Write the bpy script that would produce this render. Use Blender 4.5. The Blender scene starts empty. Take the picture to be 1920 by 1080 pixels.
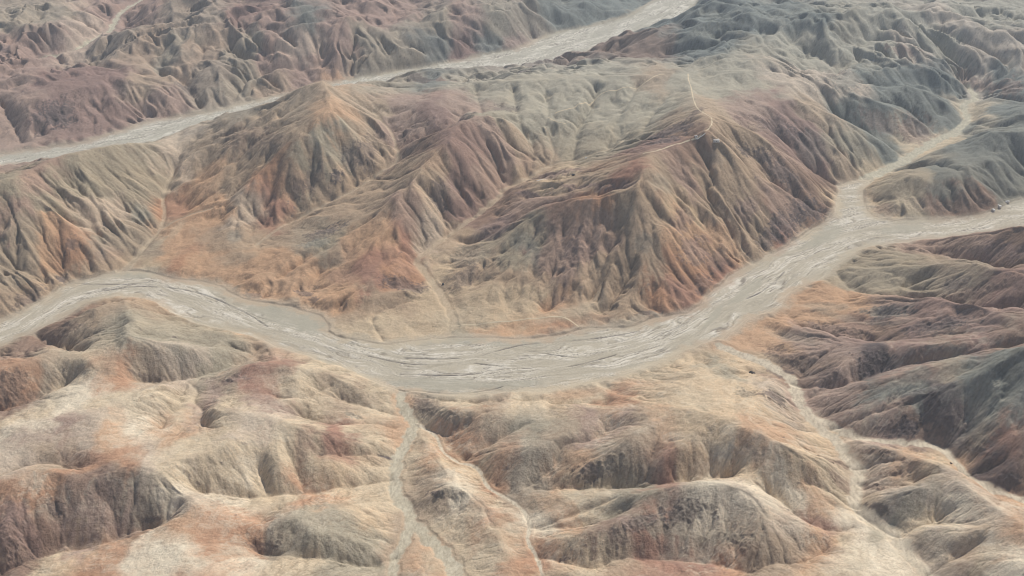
import bpy, math
import numpy as np

# ------------------------------------------------------------------ camera, sky, sun, exposure
scene = bpy.context.scene
CAM_H, PITCH, FPX = 1500.0, math.radians(30.0), 2059.0      # height over the river (m), tilt, focal length in 1920-px units
cam_data = bpy.data.cameras.new('camera')
cam_data.sensor_width = 36.0
cam_data.lens = 36.0 * FPX / 1920.0
cam_data.clip_start, cam_data.clip_end = 1.0, 60000.0
cam = bpy.data.objects.new('camera', cam_data)
cam.location = (0, 0, CAM_H)
cam.rotation_euler = (math.pi / 2 - PITCH, 0, 0)
scene.collection.objects.link(cam)
scene.camera = cam

SUN_EL, SUN_AZ = math.radians(44), math.radians(36)         # azimuth clockwise from +Y (the view direction): behind, to the right
world = bpy.data.worlds.new('World')
scene.world = world
world.use_nodes = True
wn = world.node_tree
sky = wn.nodes.new('ShaderNodeTexSky')
sky.sky_type = 'NISHITA'
sky.sun_disc = False
sky.sun_elevation, sky.sun_rotation = SUN_EL, SUN_AZ
sky.altitude = 1500
bg = wn.nodes['Background']
bg.inputs['Strength'].default_value = 0.08
wn.links.new(sky.outputs['Color'], bg.inputs['Color'])
sun_data = bpy.data.lights.new('sun', 'SUN')
sun_data.energy, sun_data.angle = 4.4, math.radians(0.53)
sun_data.color = (1.0, 0.955, 0.89)
sun = bpy.data.objects.new('sun', sun_data)
sun.rotation_euler = (math.pi / 2 - SUN_EL, 0, math.pi - SUN_AZ)   # light comes from azimuth SUN_AZ
sun.location = (0, 0, 1400)
scene.collection.objects.link(sun)
scene.view_settings.view_transform = 'Standard'
scene.view_settings.look = 'None'
scene.view_settings.exposure = -0.03
scene.view_settings.gamma = 1.0
scene.cycles.max_bounces = 3
scene.cycles.volume_bounces = 1
scene.cycles.use_denoising = True
scene.cycles.filter_width = 1.0

C, S = math.cos(PITCH), math.sin(PITCH)
f32 = np.float32
def ray(px, py):
    u, v = (np.asarray(px, float) - 960) / FPX, (540 - np.asarray(py, float)) / FPX
    return u, C + v * S, -S + v * C
def on_level(px, py, z):
    """the point of the plane of height z that lies at this place of the photograph"""
    dx, dy, dz = ray(px, py)
    t = (np.asarray(z, float) - CAM_H) / dz
    return t * dx, t * dy

# ------------------------------------------------------------------ survey of the place: photo position and height (m)
def P(s):
    a = np.array([[float(v) for v in q.split(',')] for q in s.split()])
    return a
RIVER_N = P('-260,665 -120,640 0,607 43,587 83,563 110,547 127,532 187,520 207,512 263,507 293,515 327,523 400,532 433,547 447,558 473,564 500,570 547,577 567,587 603,590 617,610 612,623 640,632 690,642 740,650 790,637 850,632 953,636 1010,635 1053,630 1083,620 1107,615 1160,615 1190,612 1217,598 1267,593 1280,592 1310,577 1330,553 1350,537 1367,520 1407,497 1437,480 1477,463 1493,450 1527,427 1563,407 1567,393 1570,367 1573,347 1600,338 1640,337 1622,352 1617,367 1623,393 1635,405 1650,412 1667,415 1747,412 1763,413 1813,408 1857,398 1880,390 1897,380 1920,373 2010,352 2150,330')
RIVER_S = P('2150,385 2010,405 1920,425 1907,427 1867,435 1830,442 1763,447 1710,452 1697,457 1640,460 1597,477 1563,503 1543,523 1513,533 1483,547 1467,570 1440,590 1413,593 1390,607 1373,627 1347,637 1280,660 1257,670 1207,693 1160,707 1133,718 1070,728 990,737 973,738 923,741 873,742 827,740 767,733 740,732 700,718 673,703 640,690 617,687 583,670 533,655 500,643 467,630 417,618 367,607 333,597 310,580 290,567 273,560 247,557 200,557 160,567 133,587 100,607 70,623 33,633 0,653 -120,700 -260,745')
FAR_N = P('-260,325 -100,303 0,290 100,277 167,267 217,250 277,230 347,217 400,210 467,193 507,182 537,179 600,162 640,152 740,135 807,123 853,115 907,103 960,95 983,87 1013,72 1047,60 1107,50 1153,38 1193,25 1203,15 1227,0 1280,-25 1370,-50')
FAR_S = P('1480,-50 1380,-25 1313,0 1280,37 1257,42 1207,53 1160,73 1113,93 1083,105 1040,117 973,132 930,138 870,140 840,137 740,160 680,172 600,195 527,205 487,208 433,222 367,245 310,262 290,272 213,275 167,280 143,290 117,296 93,302 77,306 0,310 -100,325 -260,350')

# channels: half-width in metres, then px,py,height
CHANNELS = [
 ('north_tributary', 24, '1597,372,0 1598,350,1 1618,338,3 1660,316,6 1697,298,10 1750,266,16 1792,248,20'),
 ('north_tributary', 17, '1792,248,20 1813,225,23 1808,195,27 1830,183,31 1820,168,36 1812,160,40'),
 ('far_tributary', 15, '60,118,60 90,107,63 133,97,67 173,75,73 205,58,78 214,43,82 227,23,90 253,7,97 290,-12,105'),
 ('south_channel', 16, '755,736,0 752,752,1 768,780,2 776,793,3 763,827,4 745,862,6 740,897,8 750,933,10 770,963,11 772,985,12'),
 ('south_channel', 13, '772,985,12 760,1013,13 742,1040,14 738,1075,16 725,1120,18'),
 ('south_channel', 17, '776,983,12 807,1013,13 837,1040,14 853,1077,16 865,1120,18'),
 ('side_wash', 5, '780,792,3 817,817,5 830,847,8 857,863,9 893,877,11 917,913,13 950,933,15 977,953,16 993,980,18 990,1013,20 1007,1043,21 1017,1077,22 1030,1120,24'),
 ('east_wash', 17, '1352,650,2 1390,663,4 1440,683,8 1487,714,12 1498,750,15 1533,795,20 1567,827,25 1593,860,29 1610,887,30 1603,920,30 1607,947,36 1643,980,37 1680,1003,41 1713,1047,45 1740,1073,47 1780,1120,52'),
 ('east_wash', 12, '1520,775,19 1560,796,27 1600,814,32 1650,824,43 1713,828,53 1763,838,55 1790,860,55 1807,883,54 1847,910,58 1920,935,61 2020,965,66'),
 ('gully_floor', 7, '224,510,0 250,485,8 275,457,14 300,428,17 308,400,27 305,375,40 312,345,56 325,318,74 318,297,95'),
 ('gully_floor', 6, '300,428,17 345,405,30 400,388,52'),
 ('gully_floor', 12, '815,640,0 835,625,1 850,612,1 845,585,4 822,545,9 803,520,13 790,500,17 783,488,21 807,463,28 840,440,34 890,403,48 933,370,60 945,352,65 990,330,76 1033,306,88'),
 ('gully_floor', 5, '1033,306,88 1038,283,102 1028,250,125 1022,232,145'),
 ('gully_floor', 5, '1033,306,88 1075,297,100 1140,277,125 1207,242,165'),
 ('gully_floor', 7, '480,458,22 540,415,34 600,385,53 660,355,77 707,323,96 743,300,112 744,277,124 733,245,141 717,227,153 700,205,168'),
]
# other valley lines (no bed of their own): px,py,height
VALLEYS = [
 # central massif
 '1395,497,9 1380,452,44 1355,402,94 1325,360,138 1329,325,171 1327,298,185',
 '1562,396,5 1530,387,31 1485,360,70 1447,337,106 1430,312,136 1397,282,178 1372,255,212',
 '1572,346,3 1545,336,18 1510,305,65 1470,262,120 1437,232,165',
 '1020,583,6 1070,545,36 1112,505,66 1115,470,94 1140,422,137',
 '1112,505,66 1098,450,105',
 '1128,585,5 1160,530,44 1190,480,90 1225,425,139',
 '1345,537,4 1330,500,37 1305,450,85 1290,400,130',
 '1440,478,3 1425,440,39 1415,400,82',
 '862,451,28 900,444,45 930,432,62 970,408,90 1010,388,115 1060,378,140 1130,372,165',
 '905,400,47 940,382,75 985,372,92 1040,355,118',
 '720,640,2 700,590,14 770,560,12',
 '640,560,28 700,520,45 745,470,57 760,430,75',
 '520,520,18 580,480,40 640,440,65 700,410,88',
 '840,440,36 830,400,70 815,360,114',
 '890,403,49 862,360,95 850,320,140',
 '940,353,67 935,320,95 925,285,131 900,255,167',
 '990,330,76 1000,295,105',
 '744,277,124 790,262,140 845,240,160 870,205,170',
 '733,245,140 760,225,160 775,205,178',
 '440,445,32 445,400,58 470,340,108 500,290,148',
 '540,412,37 575,380,64 580,330,114 590,280,167',
 '640,362,74 640,310,128 640,260,182',
 '700,325,98 690,280,143 670,240,185',
 '190,470,45 120,400,115 60,360,173',
 '250,440,41 190,370,113 140,320,167',
 '285,420,33 250,360,91 190,300,163',
 '110,545,2 60,480,72 20,430,129',
 '1140,277,118 1152,235,145 1180,188,168 1195,160,178',
 '1075,297,98 1082,250,120 1105,205,146 1120,165,170',
 '1207,242,158 1228,205,174 1258,172,192',
 '1000,295,99 985,250,131 975,225,163 965,190,161 962,168,168',
 '1022,232,145 1028,205,156 1022,175,165',
 '905,215,170 898,190,165 890,170,160',
 # north of the tributary
 '1690,290,9 1673,277,15 1630,253,34 1580,220,69 1557,207,93',
 '1753,250,17 1713,213,46 1657,187,91 1620,180,112',
 '1800,200,29 1760,172,52 1723,160,73 1690,157,88 1650,158,107 1610,155,127',
 '1812,160,41 1790,140,63 1765,118,92 1740,100,119 1700,84,149 1640,76,164',
 '1830,160,50 1800,122,80 1778,100,107 1745,72,142 1707,50,170',
 '1840,158,56 1890,140,82 1880,118,99 1835,95,121 1800,78,141',
 '1900,150,82 1940,120,100 1920,80,144 1860,50,175 1800,30,189',
 '1560,150,114 1590,118,133 1620,108,141 1660,120,126',
 '1440,88,195 1500,92,158 1540,110,135 1560,125,129',
 '1400,78,185 1360,80,170 1310,90,146 1250,108,99',
 '1480,15,170 1540,20,175 1600,15,180',
 '1497,140,150 1470,113,175 1440,88,195 1425,60,191',
 
 '1835,180,34 1880,182,57 1920,190,70',
 '1825,225,30 1870,238,64 1920,235,85',
 '1700,322,16 1760,312,52 1810,320,84',
 'SOUTH 1',
 # right bank
 '1640,462,9 1720,468,26 1800,484,46 1860,500,76 1920,503,105',
 '1563,505,3 1597,538,10 1647,551,21 1713,554,46 1780,563,72 1860,578,98 1920,573,117',
 '1440,592,3 1520,612,13 1600,632,29 1640,636,39',
 '1660,632,72 1720,613,104 1775,590,128',
 '1487,714,16 1540,724,32 1580,720,42 1627,702,52 1690,680,84 1765,665,113 1820,655,136 1920,640,168',
 '1560,800,29 1640,770,69 1715,748,104 1752,730,122 1790,702,139 1840,680,159',
 '1500,700,17 1530,672,39 1560,652,58',
 '1807,883,63 1850,870,75 1893,848,105 1910,800,133 1925,750,164',
 '1607,950,45 1680,997,48 1713,987,55 1753,973,62 1785,958,72',
 '1740,1070,53 1797,1037,74 1840,1012,95',
 'SOUTH 1',
 # foreground middle
 '1003,913,23 1107,912,31 1157,913,31 1207,907,41 1273,902,49 1340,893,54 1385,887,60',
 '1600,985,36 1573,993,37 1533,983,41 1497,963,48 1467,937,53 1440,917,57',
 '860,862,10 880,850,17 940,817,34 990,790,52',
 '985,912,24 1040,867,43 1057,833,59 1107,823,60 1140,803,63',
 '800,800,6 840,812,17 880,790,33',
 '1010,1040,24 1040,1047,28 1110,1062,31 1160,1045,37 1240,1045,38 1280,1048,39 1347,1055,41 1407,1069,41 1447,1055,45 1510,1048,46 1580,1010,41',
 '996,985,21 1057,987,30 1120,975,47 1180,955,60',
 '760,735,0 850,750,7 990,748,12 1050,755,18 1140,752,23',
 '0,890,83 50,871,84 100,867,85 145,880,86',
 '507,956,56 493,966,51 488,985,44',
 '845,812,19 880,790,38 910,768,52',
 '1003,983,25 1040,973,34 1107,950,48 1157,935,58',
 '1013,1003,28 1057,993,38 1100,987,48',
 '1620,925,40 1660,912,53 1720,900,65',
 '1615,900,39 1660,890,55 1710,880,69',
 '1600,872,37 1650,863,56 1700,862,73',
 '1593,870,35 1540,850,53 1500,830,74',
 '1607,945,44 1560,920,53 1510,900,70',
 '1500,760,20 1470,740,37 1440,730,51',
 '1540,606,16 1600,598,30 1660,583,48',
 '1590,560,20 1640,545,21 1700,530,40 1750,515,60',
 '1640,700,53 1660,680,68 1680,660,71',
 '1700,825,59 1720,800,71 1730,770,85',
 '1800,845,68 1815,800,97 1820,760,103',
 '620,720,41 560,745,55 500,735,59',
 '910,960,34 925,985,41',
 # foreground left
 '733,895,9 640,912,18 570,921,24 500,926,31 433,923,45 360,915,62',
 '570,920,26 550,867,49 533,835,69',
 '500,924,30 490,895,41 480,870,53',
 '742,1040,16 690,1055,25 640,1045,41 560,1040,51 480,1030,46',
 '0,1070,23 50,1047,28 97,1033,30 193,1015,37 207,1007,39 267,987,44 300,977,53 340,950,64',
 '500,975,60 493,967,46 520,950,51',
 '0,764,34 33,757,37 77,740,39 110,722,46 150,700,59',
 '240,712,53 273,710,43 313,711,38 363,703,32 417,690,24 457,673,13 480,655,5',
 '392,800,53 376,790,51 379,768,47 363,748,44 369,730,40 352,714,38',
 '300,795,64 318,772,60 338,756,54 336,740,49 350,716,39',
 '70,628,7 113,648,34 160,655,60',
 '640,745,23 690,760,14 745,775,3',
 '560,770,46 620,790,34 690,790,21 745,800,6',
 '600,850,52 660,850,35 720,852,15',
 'SOUTH 1',
 # far left
 '377,205,19 363,183,41 337,153,65 300,133,81 260,100,106',
 '473,120,68 443,110,85 430,83,110',
 '420,212,20 470,150,52 560,130,52 640,125,62',
 '40,268,17 20,225,50 0,190,76',
 '100,112,54 160,125,80 220,130,103',
 '740,138,25 700,140,26 640,150,27',
 '980,88,23 930,80,49 860,70,84 800,60,114',
 '1107,52,17 1040,45,42 990,20,110',
 'SOUTH 1',
 # behind the green saddle
 '760,170,126 730,165,127 700,172,131',
 '880,150,125 840,150,110 800,160,120',
]
RIDGES = [
 'HILL',
 # main crest with the track and the huts, its spurs to the river
 '1357,113,205 1290,137,198 1296,165,208 1302,192,230 1325,214,262 1330,236,257 1312,254,250 1270,268,236 1224,286,235 1212,312,238 1205,332,227 1203,350,226',
 '1312,254,248 1343,264,233 1372,298,190 1405,330,146 1412,358,118 1437,382,85 1472,412,42 1505,438,3',
 '1405,330,146 1460,350,100 1510,374,53 1548,394,11',
 '1330,222,258 1372,230,239 1410,246,210 1442,268,177 1472,296,134 1510,313,87 1535,330,47 1562,345,12',
 '1472,296,137 1512,342,75 1545,376,24',
 '1203,350,214 1225,358,197 1246,376,172 1262,400,145 1276,430,116 1292,480,71 1312,545,13',
 '1235,312,224 1282,342,178 1312,400,117 1348,440,70 1382,480,17',
 '1203,350,214 1192,400,165 1168,450,117 1140,500,74 1100,560,22',
 '1246,376,172 1246,430,131 1238,490,80 1222,560,23',
 'HILL',
 # ridge left of the peak, and the two purple ones behind it
 '1203,350,214 1170,360,205 1125,367,193 1082,368,184 1050,376,168 1000,400,132 960,426,92 930,447,62 888,452,38 852,455,26',
 '1082,368,184 1092,420,134 1085,480,86 1040,545,34',
 '1050,376,168 1012,440,100 985,500,58 930,570,16',
 '960,426,92 925,480,52 880,540,18',
 '1205,332,227 1160,332,208 1122,326,184 1095,337,162 1045,341,132 1000,341,108 965,356,84 935,376,66',
 '1095,345,155 1060,362,135 1020,366,118 975,375,94 940,400,64 905,428,46',
 'HILL',
 # hill between the central wash and the long valley
 '1030,213,159 993,207,167 960,214,175 923,214,194 880,222,211 862,230,214 840,262,200 805,298,178 775,335,153 745,368,134 705,405,100 655,442,70 600,485,44 545,520,20',
 '862,230,215 807,254,185 770,268,154 750,280,128',
 '923,214,195 935,260,160 960,300,110 975,330,82',
 '840,262,201 880,310,141 905,350,91 915,380,60',
 '805,298,178 830,340,132 850,385,81 862,410,52',
 '775,335,154 785,385,107 800,430,60 808,455,30',
 '745,368,134 760,390,113 746,418,94 702,447,76 650,476,50 605,505,24 570,550,6',
 '702,447,76 720,490,50 745,520,38',
 '760,545,26 700,560,24 640,580,10',
 '797,190,190 822,215,180 848,238,165',
 '797,190,190 755,212,168 725,230,148',
 'HILL',
 # hill with the orange spurs
 '400,228,140 437,213,160 482,200,190 522,187,212 550,175,238 575,161,262 607,148,274 617,180,259 622,210,242 600,224,232 575,242,213 550,258,200 520,282,169 488,312,131 462,342,97 432,365,68 400,384,55',
 '550,258,200 545,300,157 520,335,112 490,375,71 455,405,47',
 '622,210,241 620,260,188 615,310,134 612,360,75',
 '622,210,242 660,250,185 690,290,136 715,318,98',
 '617,182,252 695,215,186 725,260,145 738,285,122',
 '400,228,140 350,240,110 330,270,110 345,310,90',
 'HILL',
 # left hill
 '-150,380,200 0,340,208 50,325,200 82,306,200 120,288,200 145,285,197 200,272,183 250,270,158 290,274,133 312,288,108',
 '50,325,198 130,420,102 190,500,20',
 '0,340,206 40,430,124 80,500,48 115,540,3',
 '120,288,199 180,360,126 240,440,47 262,470,14',
 '200,272,182 250,340,102 285,400,42',
 'HILL',
 '1230,160,190 1180,200,170 1130,235,146 1090,275,115',
 '1296,165,208 1240,212,182 1190,245,160',
 '1107,141,192 1092,190,168 1068,235,134 1052,272,108',
 '1040,144,186 1012,185,168 1000,205,166',
 # saddle and domes by the far river
 '1290,137,198 1227,140,196 1160,140,198 1107,141,192 1040,144,186 973,149,184 913,150,180 850,166,178 797,190,190',
 '637,160,215 660,162,185 683,154,163 713,151,143 750,164,133 783,168,135 797,190,190',
 '737,150,92 773,135,112 807,131,118 840,138,105 870,146,95',
 '885,139,100 910,134,112 935,142,100',
 '938,139,95 980,126,115 1013,126,120 1060,130,130 1107,141,192',
 '1130,112,70 1180,100,105 1240,80,143 1290,60,180 1323,38,209',
 'HILL',
 # north-east hills
 '1357,113,215 1413,107,225 1453,111,222 1487,124,208 1513,144,179 1557,163,145 1597,182,123 1633,190,110 1680,205,86 1723,228,48 1746,246,22',
 '1513,144,180 1480,170,185 1455,205,175 1513,213,150 1547,208,142 1567,218,130 1607,241,96 1647,268,56 1680,292,14',
 '1547,208,142 1560,260,92 1600,310,34 1620,332,8',
 '1597,180,126 1633,176,115 1673,161,105 1707,161,112 1747,174,90 1780,194,62 1797,214,32',
 '1557,163,147 1577,156,148 1613,142,142 1663,128,135 1730,122,122 1763,138,102 1800,150,71 1826,172,27',
 '1563,90,173 1597,87,168 1630,96,159 1670,110,144 1700,112,135',
 '1647,53,184 1697,67,166 1723,80,150 1747,100,120 1752,112,105',
 '1723,40,187 1780,63,159 1827,83,138 1850,110,116 1855,135,84',
 '1780,20,209 1847,37,182 1920,57,165 2020,80,163',
 '1880,100,124 1905,118,109 1935,140,95',
 '1323,62,180 1360,58,190 1400,60,197 1440,66,203',
 '1260,62,150 1300,58,180 1345,47,203',
 '1323,38,213 1407,40,224 1480,33,233 1533,36,234 1613,34,231 1647,53,191',
 '1480,33,227 1450,70,197 1413,107,215',
 '1613,34,226 1650,18,230 1713,20,220 1780,20,210',
 '1320,5,150 1400,10,190 1433,12,200 1500,5,215',
 '1845,180,39 1880,169,73 1920,168,94 2050,175,120',
 '1830,232,29 1865,228,65 1920,212,106 2050,200,150',
 '1692,322,14 1730,303,47 1797,265,85 1853,245,125 1887,247,131 1960,240,136',
 '1625,352,10 1660,345,40 1710,330,68 1760,315,68 1810,305,77 1860,300,84 1930,310,53 2050,320,31',
 '1660,345,40 1690,380,28 1700,408,4',
 '1810,305,95 1800,360,53 1790,402,6',
 'SOUTH 1',
 'HILL',
 # right bank ridges
 '1735,452,21 1800,441,73 1870,434,121 1920,428,154 2050,430,222',
 '1600,480,7 1660,470,24 1707,460,25 1730,468,46 1763,483,74 1803,487,105 1833,494,126 1867,506,144 1920,508,161 2050,515,210',
 '1663,500,41 1740,500,74 1803,487,102',
 '1500,548,5 1580,557,22 1663,557,58 1710,560,88 1747,560,110 1793,567,138 1840,574,159 1862,584,163 1920,590,183 2050,590,222',
 '1640,639,65 1690,617,93 1750,593,126 1800,575,130',
 '1450,600,7 1513,620,32 1570,634,52 1627,644,80 1697,646,106 1753,647,124 1800,638,140 1850,632,148 1920,625,181 2050,610,233',
 '1627,644,84 1575,690,64 1540,715,40',
 '1595,722,60 1652,712,91 1705,697,117 1735,687,129 1805,671,149 1850,665,166 1892,660,199',
 '1556,788,36 1580,779,45 1613,771,62 1680,757,93 1747,741,118 1797,727,140 1850,692,176 1875,676,195 1892,661,202 1930,650,229 2050,640,270',
 '1850,692,177 1864,730,157 1880,770,141 1892,815,123 1890,842,102',
 '1747,741,119 1790,770,108 1800,815,77',
 '1825,900,89 1847,893,70 1885,884,84 1920,876,97 2050,860,139',
 '1585,824,38 1650,840,66 1740,860,93 1790,882,101 1830,925,116 1880,960,122 1920,985,133 2050,1050,158',
 '1625,935,50 1700,920,89 1790,882,98',
 '1690,1010,51 1760,990,80 1830,1000,101 1880,960,117',
 '1760,1080,58 1840,1045,98 1920,1055,131 2050,1090,158',
 'HILL',
 'SOUTH 1',
 # foreground middle dome and the dark hill in front
 '1000,748,20 1070,760,52 1130,765,72 1190,768,90 1240,760,99 1290,722,90 1320,690,67 1360,676,32',
 '1240,760,99 1330,775,116 1400,800,124 1460,830,121 1520,858,97 1560,872,70',
 '1400,800,123 1420,750,93 1450,715,49',
 '790,752,20 850,765,48 900,772,54 950,765,46 1000,748,20',
 '1130,765,71 1075,810,72 1000,840,67 930,850,46',
 '1240,760,99 1180,820,94 1110,870,60 1050,905,31',
 '1330,775,115 1280,840,91 1200,880,59',
 '1035,935,32 1100,932,52 1160,927,72 1220,918,90 1280,908,107 1350,902,116 1400,915,110 1450,945,87 1500,980,64 1570,1010,55',
 '1030,1000,38 1090,1000,61 1150,985,72 1220,918,86',
 '1400,915,110 1440,985,83 1420,1040,60',
 '1060,1075,44 1150,1082,55 1250,1085,61 1340,1085,64 1440,1095,67 1560,1070,70 1620,1050,67',
 '790,805,12 815,840,21 840,880,41 870,915,46 905,945,41 930,990,36 950,1040,35 960,1120,35',
 '790,930,26 840,905,52 870,915,49',
 '800,1060,32 800,1110,38',
 'HILL',
 # foreground left
 '78,632,14 133,598,64 180,573,93 238,563,77 290,576,23 340,604,30 420,626,32 485,642,12',
 '238,563,84 246,600,104 232,632,107 190,640,87 143,645,54 113,655,49',
 '232,632,107 300,645,93 380,655,63 440,660,31',
 '-120,690,58 0,690,87 60,672,90 113,655,72 160,680,85 230,690,80',
 '400,712,46 440,688,67 480,680,75 540,680,75 600,694,61 665,720,35 720,737,12',
 '540,680,75 560,730,61 500,760,79 440,770,89 390,760,77',
 '440,770,90 540,790,89 600,805,75 680,828,42 725,838,21',
 '540,790,83 520,850,72 515,895,54',
 '600,805,67 620,860,50 625,895,38',
 '0,800,96 90,790,96 180,770,99 260,740,93 320,720,70',
 '0,900,104 50,881,104 100,878,107 137,888,102 187,901,99 217,882,107 267,874,113 317,870,103 400,850,96 440,810,98',
 '180,770,99 190,830,104 217,882,107',
 '0,1000,65 60,960,74 100,880,107',
 '267,874,112 330,920,87 400,960,75 450,980,72',
 '0,1110,64 100,1075,67 200,1040,72 330,1000,84 450,980,66 560,965,76 640,945,64 700,930,32',
 '560,965,79 590,1000,73 640,1010,58 700,1020,35',
 '330,1000,84 350,1060,93 420,1110,96',
 '660,1100,64 560,1085,78 420,1110,96',
 'SOUTH 1',
 'HILL',
 # far left beyond the second river
 '-150,185,87 0,182,90 40,181,99 133,161,112 187,141,116 213,138,116 253,148,108 300,162,90 333,181,64 370,202,29',
 '40,181,103 60,220,72 80,255,24',
 '187,141,116 240,190,68 280,220,22',
 '213,138,107 200,104,110 220,86,128 283,64,148 350,50,164 400,43,172 440,34,176 500,20,188 600,5,204',
 '283,64,148 310,95,112 340,130,88 360,165,60',
 '440,34,176 460,60,152 500,90,120 560,110,80',
 '350,124,101 393,111,117 430,124,97 480,145,58 530,165,32',
 '393,111,118 400,165,64 410,200,26',
 '640,135,44 683,99,87 740,78,106 807,44,138 860,32,145 923,20,141 1000,-10,149',
 '740,78,106 800,95,63 850,110,27',
 '860,32,143 920,70,68 975,84,28',
 '1090,-5,117 1130,15,66 1175,22,30',
 '0,60,136 60,58,144 100,24,156 150,22,144 185,34,116 200,50,80',
 '60,58,144 100,76,109 130,93,68',
 '0,30,152 50,15,160 100,24,156',
 '230,60,88 262,40,120 300,30,140 350,20,160',
 '460,60,152 520,55,160 600,40,172 680,25,188',
 '520,55,160 560,85,120 600,115,68',
 '680,25,188 660,70,128 650,105,80',
 '0,135,88 60,128,84 110,118,72',
 '300,15,144 340,-5,168 420,-20,184',
 '120,60,124 150,75,87 175,82,64',
]
# tracks: half-width m and photo positions on the ground
TRACKS = [
 (2.5, '1290,138 1291,150 1296,165 1300,185 1308,203 1325,215 1334,222 1333,238 1320,250'),
 (2.8, '1316,254 1300,259 1275,268 1250,276 1226,284 1205,288'),
 (2.6, '1245,139 1233,141 1207,157 1160,167 1123,180 1103,193 1075,202 1040,212'),
 (2.6, '846,610 880,608 920,604 960,602 1000,597 1040,594 1062,597 1078,608 1088,618'),
 (2.4, '1028,218 1048,231 1062,234'),
]
# ------------------------------------------------------------------ noise
def hash2(ix, iy, seed):
    h = (ix.astype(np.uint32) * np.uint32(374761393) + iy.astype(np.uint32) * np.uint32(668265263) + np.uint32((seed * 2246822519) & 0xFFFFFFFF))
    h = (h ^ (h >> np.uint32(13))) * np.uint32(1274126177)
    h = (h ^ (h >> np.uint32(15))) * np.uint32(2654435761)
    return ((h ^ (h >> np.uint32(16))) & np.uint32(0xFFFFFF)).astype(f32) * f32(1 / 16777216.0)
_TAB = np.random.default_rng(7).random((64, 64)).astype(f32) * f32(2 * math.pi)
_GX, _GY = np.cos(_TAB).ravel(), np.sin(_TAB).ravel()
def perlin(x, y, seed=0):
    x = np.asarray(x, f32) + f32(seed * 17.31 + 1000); y = np.asarray(y, f32) + f32(seed * 7.77 + 1000)
    ix, iy = np.floor(x), np.floor(y)
    fx, fy = x - ix, y - iy
    ix, iy = ix.astype(np.int32), iy.astype(np.int32)
    ux, uy = fx * fx * fx * (fx * (fx * 6 - 15) + 10), fy * fy * fy * (fy * (fy * 6 - 15) + 10)
    def g(a, b, dx, dy):
        k = (((ix + a) * 37 + (iy + b) * 11 + (((ix + a) >> 6) * 5 + ((iy + b) >> 6)) * 19) & 63) * 64 + (((iy + b) * 29 + (ix + a) * 3) & 63)
        return _GX[k] * dx + _GY[k] * dy
    a = g(0, 0, fx, fy); b = g(1, 0, fx - 1, fy); c = g(0, 1, fx, fy - 1); d = g(1, 1, fx - 1, fy - 1)
    p = a + ux * (b - a); q = c + ux * (d - c)
    return (p + uy * (q - p)) * f32(1.5)
def fbm(x, y, octv=4, seed=0, gain=0.5):
    r, amp, tot = 0, 1.0, 0.0
    for o in range(octv):
        r = r + amp * perlin(x * f32(2.03 ** o), y * f32(2.03 ** o), seed + o * 3); tot += amp; amp *= gain
    return r / f32(tot)
def sstep(a, b, v):
    t = np.clip((v - a) / (b - a), 0, 1); return t * t * (3 - 2 * t)

# ------------------------------------------------------------------ the height map
CELL, X0, X1, Y0, Y1 = 9.0, -4250.0, 4250.0, 1080.0, 7400.0
NX, NY = int((X1 - X0) / CELL) + 1, int((Y1 - Y0) / CELL) + 1
gx = (X0 + CELL * np.arange(NX)).astype(f32); gy = (Y0 + CELL * np.arange(NY)).astype(f32)
GXX, GYY = np.meshgrid(gx, gy)
FAR_Z = 18.0
def smooth_line(pts, step):
    """Catmull-Rom through 3-D points, resampled every `step` metres"""
    p = np.vstack([2 * pts[0] - pts[1], pts, 2 * pts[-1] - pts[-2]])
    out = []
    for i in range(1, len(p) - 2):
        n = max(2, int(np.linalg.norm(p[i + 1, :2] - p[i, :2]) / step))
        t = np.linspace(0, 1, n, endpoint=False)[:, None]
        a, b, c, d = p[i - 1], p[i], p[i + 1], p[i + 2]
        q = 0.5 * (2 * b + (c - a) * t + (2 * a - 5 * b + 4 * c - d) * t * t + (3 * b - a - 3 * c + d) * t ** 3)
        q[:, 2] = b[2] + (c[2] - b[2]) * t[:, 0]
        out.append(q)
    return np.vstack(out + [pts[-1:]])
def survey(s):
    a = P(s); x, y = on_level(a[:, 0], a[:, 1], a[:, 2])
    return np.stack([x, y, a[:, 2]], 1)
def flat_poly(a, z):
    x, y = on_level(a[:, 0], a[:, 1], z)
    return np.stack([x, y], 1)
def in_poly(px, py, poly):
    ins = np.zeros(px.shape, bool)
    for i in range(len(poly)):
        (x1, y1), (x2, y2) = poly[i - 1], poly[i]
        if y1 == y2: continue
        c = ((y1 > py) != (y2 > py)) & (px < (x2 - x1) * (py - y1) / (y2 - y1) + x1)
        ins ^= c
    return ins
def densify(poly, step, rough, seed):
    """bank line with small natural irregularities"""
    out = []
    for i in range(len(poly) - 1):
        n = max(1, int(np.linalg.norm(poly[i + 1] - poly[i]) / step))
        t = np.linspace(0, 1, n, endpoint=False)[:, None]
        out.append(poly[i] * (1 - t) + poly[i + 1] * t)
    q = np.vstack(out + [poly[-1:]])
    k = np.array([1, 2, 3, 2, 1.0]); k /= k.sum()
    e = np.vstack([q[:1], q[:1], q, q[-1:], q[-1:]])
    q = sum(k[j] * e[j:j + len(q)] for j in range(5))
    nx = perlin(q[:, 0] / 45, q[:, 1] / 45, seed) + 0.5 * perlin(q[:, 0] / 17, q[:, 1] / 17, seed + 1)
    ny = perlin(q[:, 0] / 45, q[:, 1] / 45, seed + 5) + 0.5 * perlin(q[:, 0] / 17, q[:, 1] / 17, seed + 6)
    return q + rough * np.stack([nx, ny], 1)
POLY_MAIN = np.vstack([densify(flat_poly(RIVER_N, 0.0), 14, 7, 3), densify(flat_poly(RIVER_S, 0.0), 14, 7, 4)])
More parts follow.
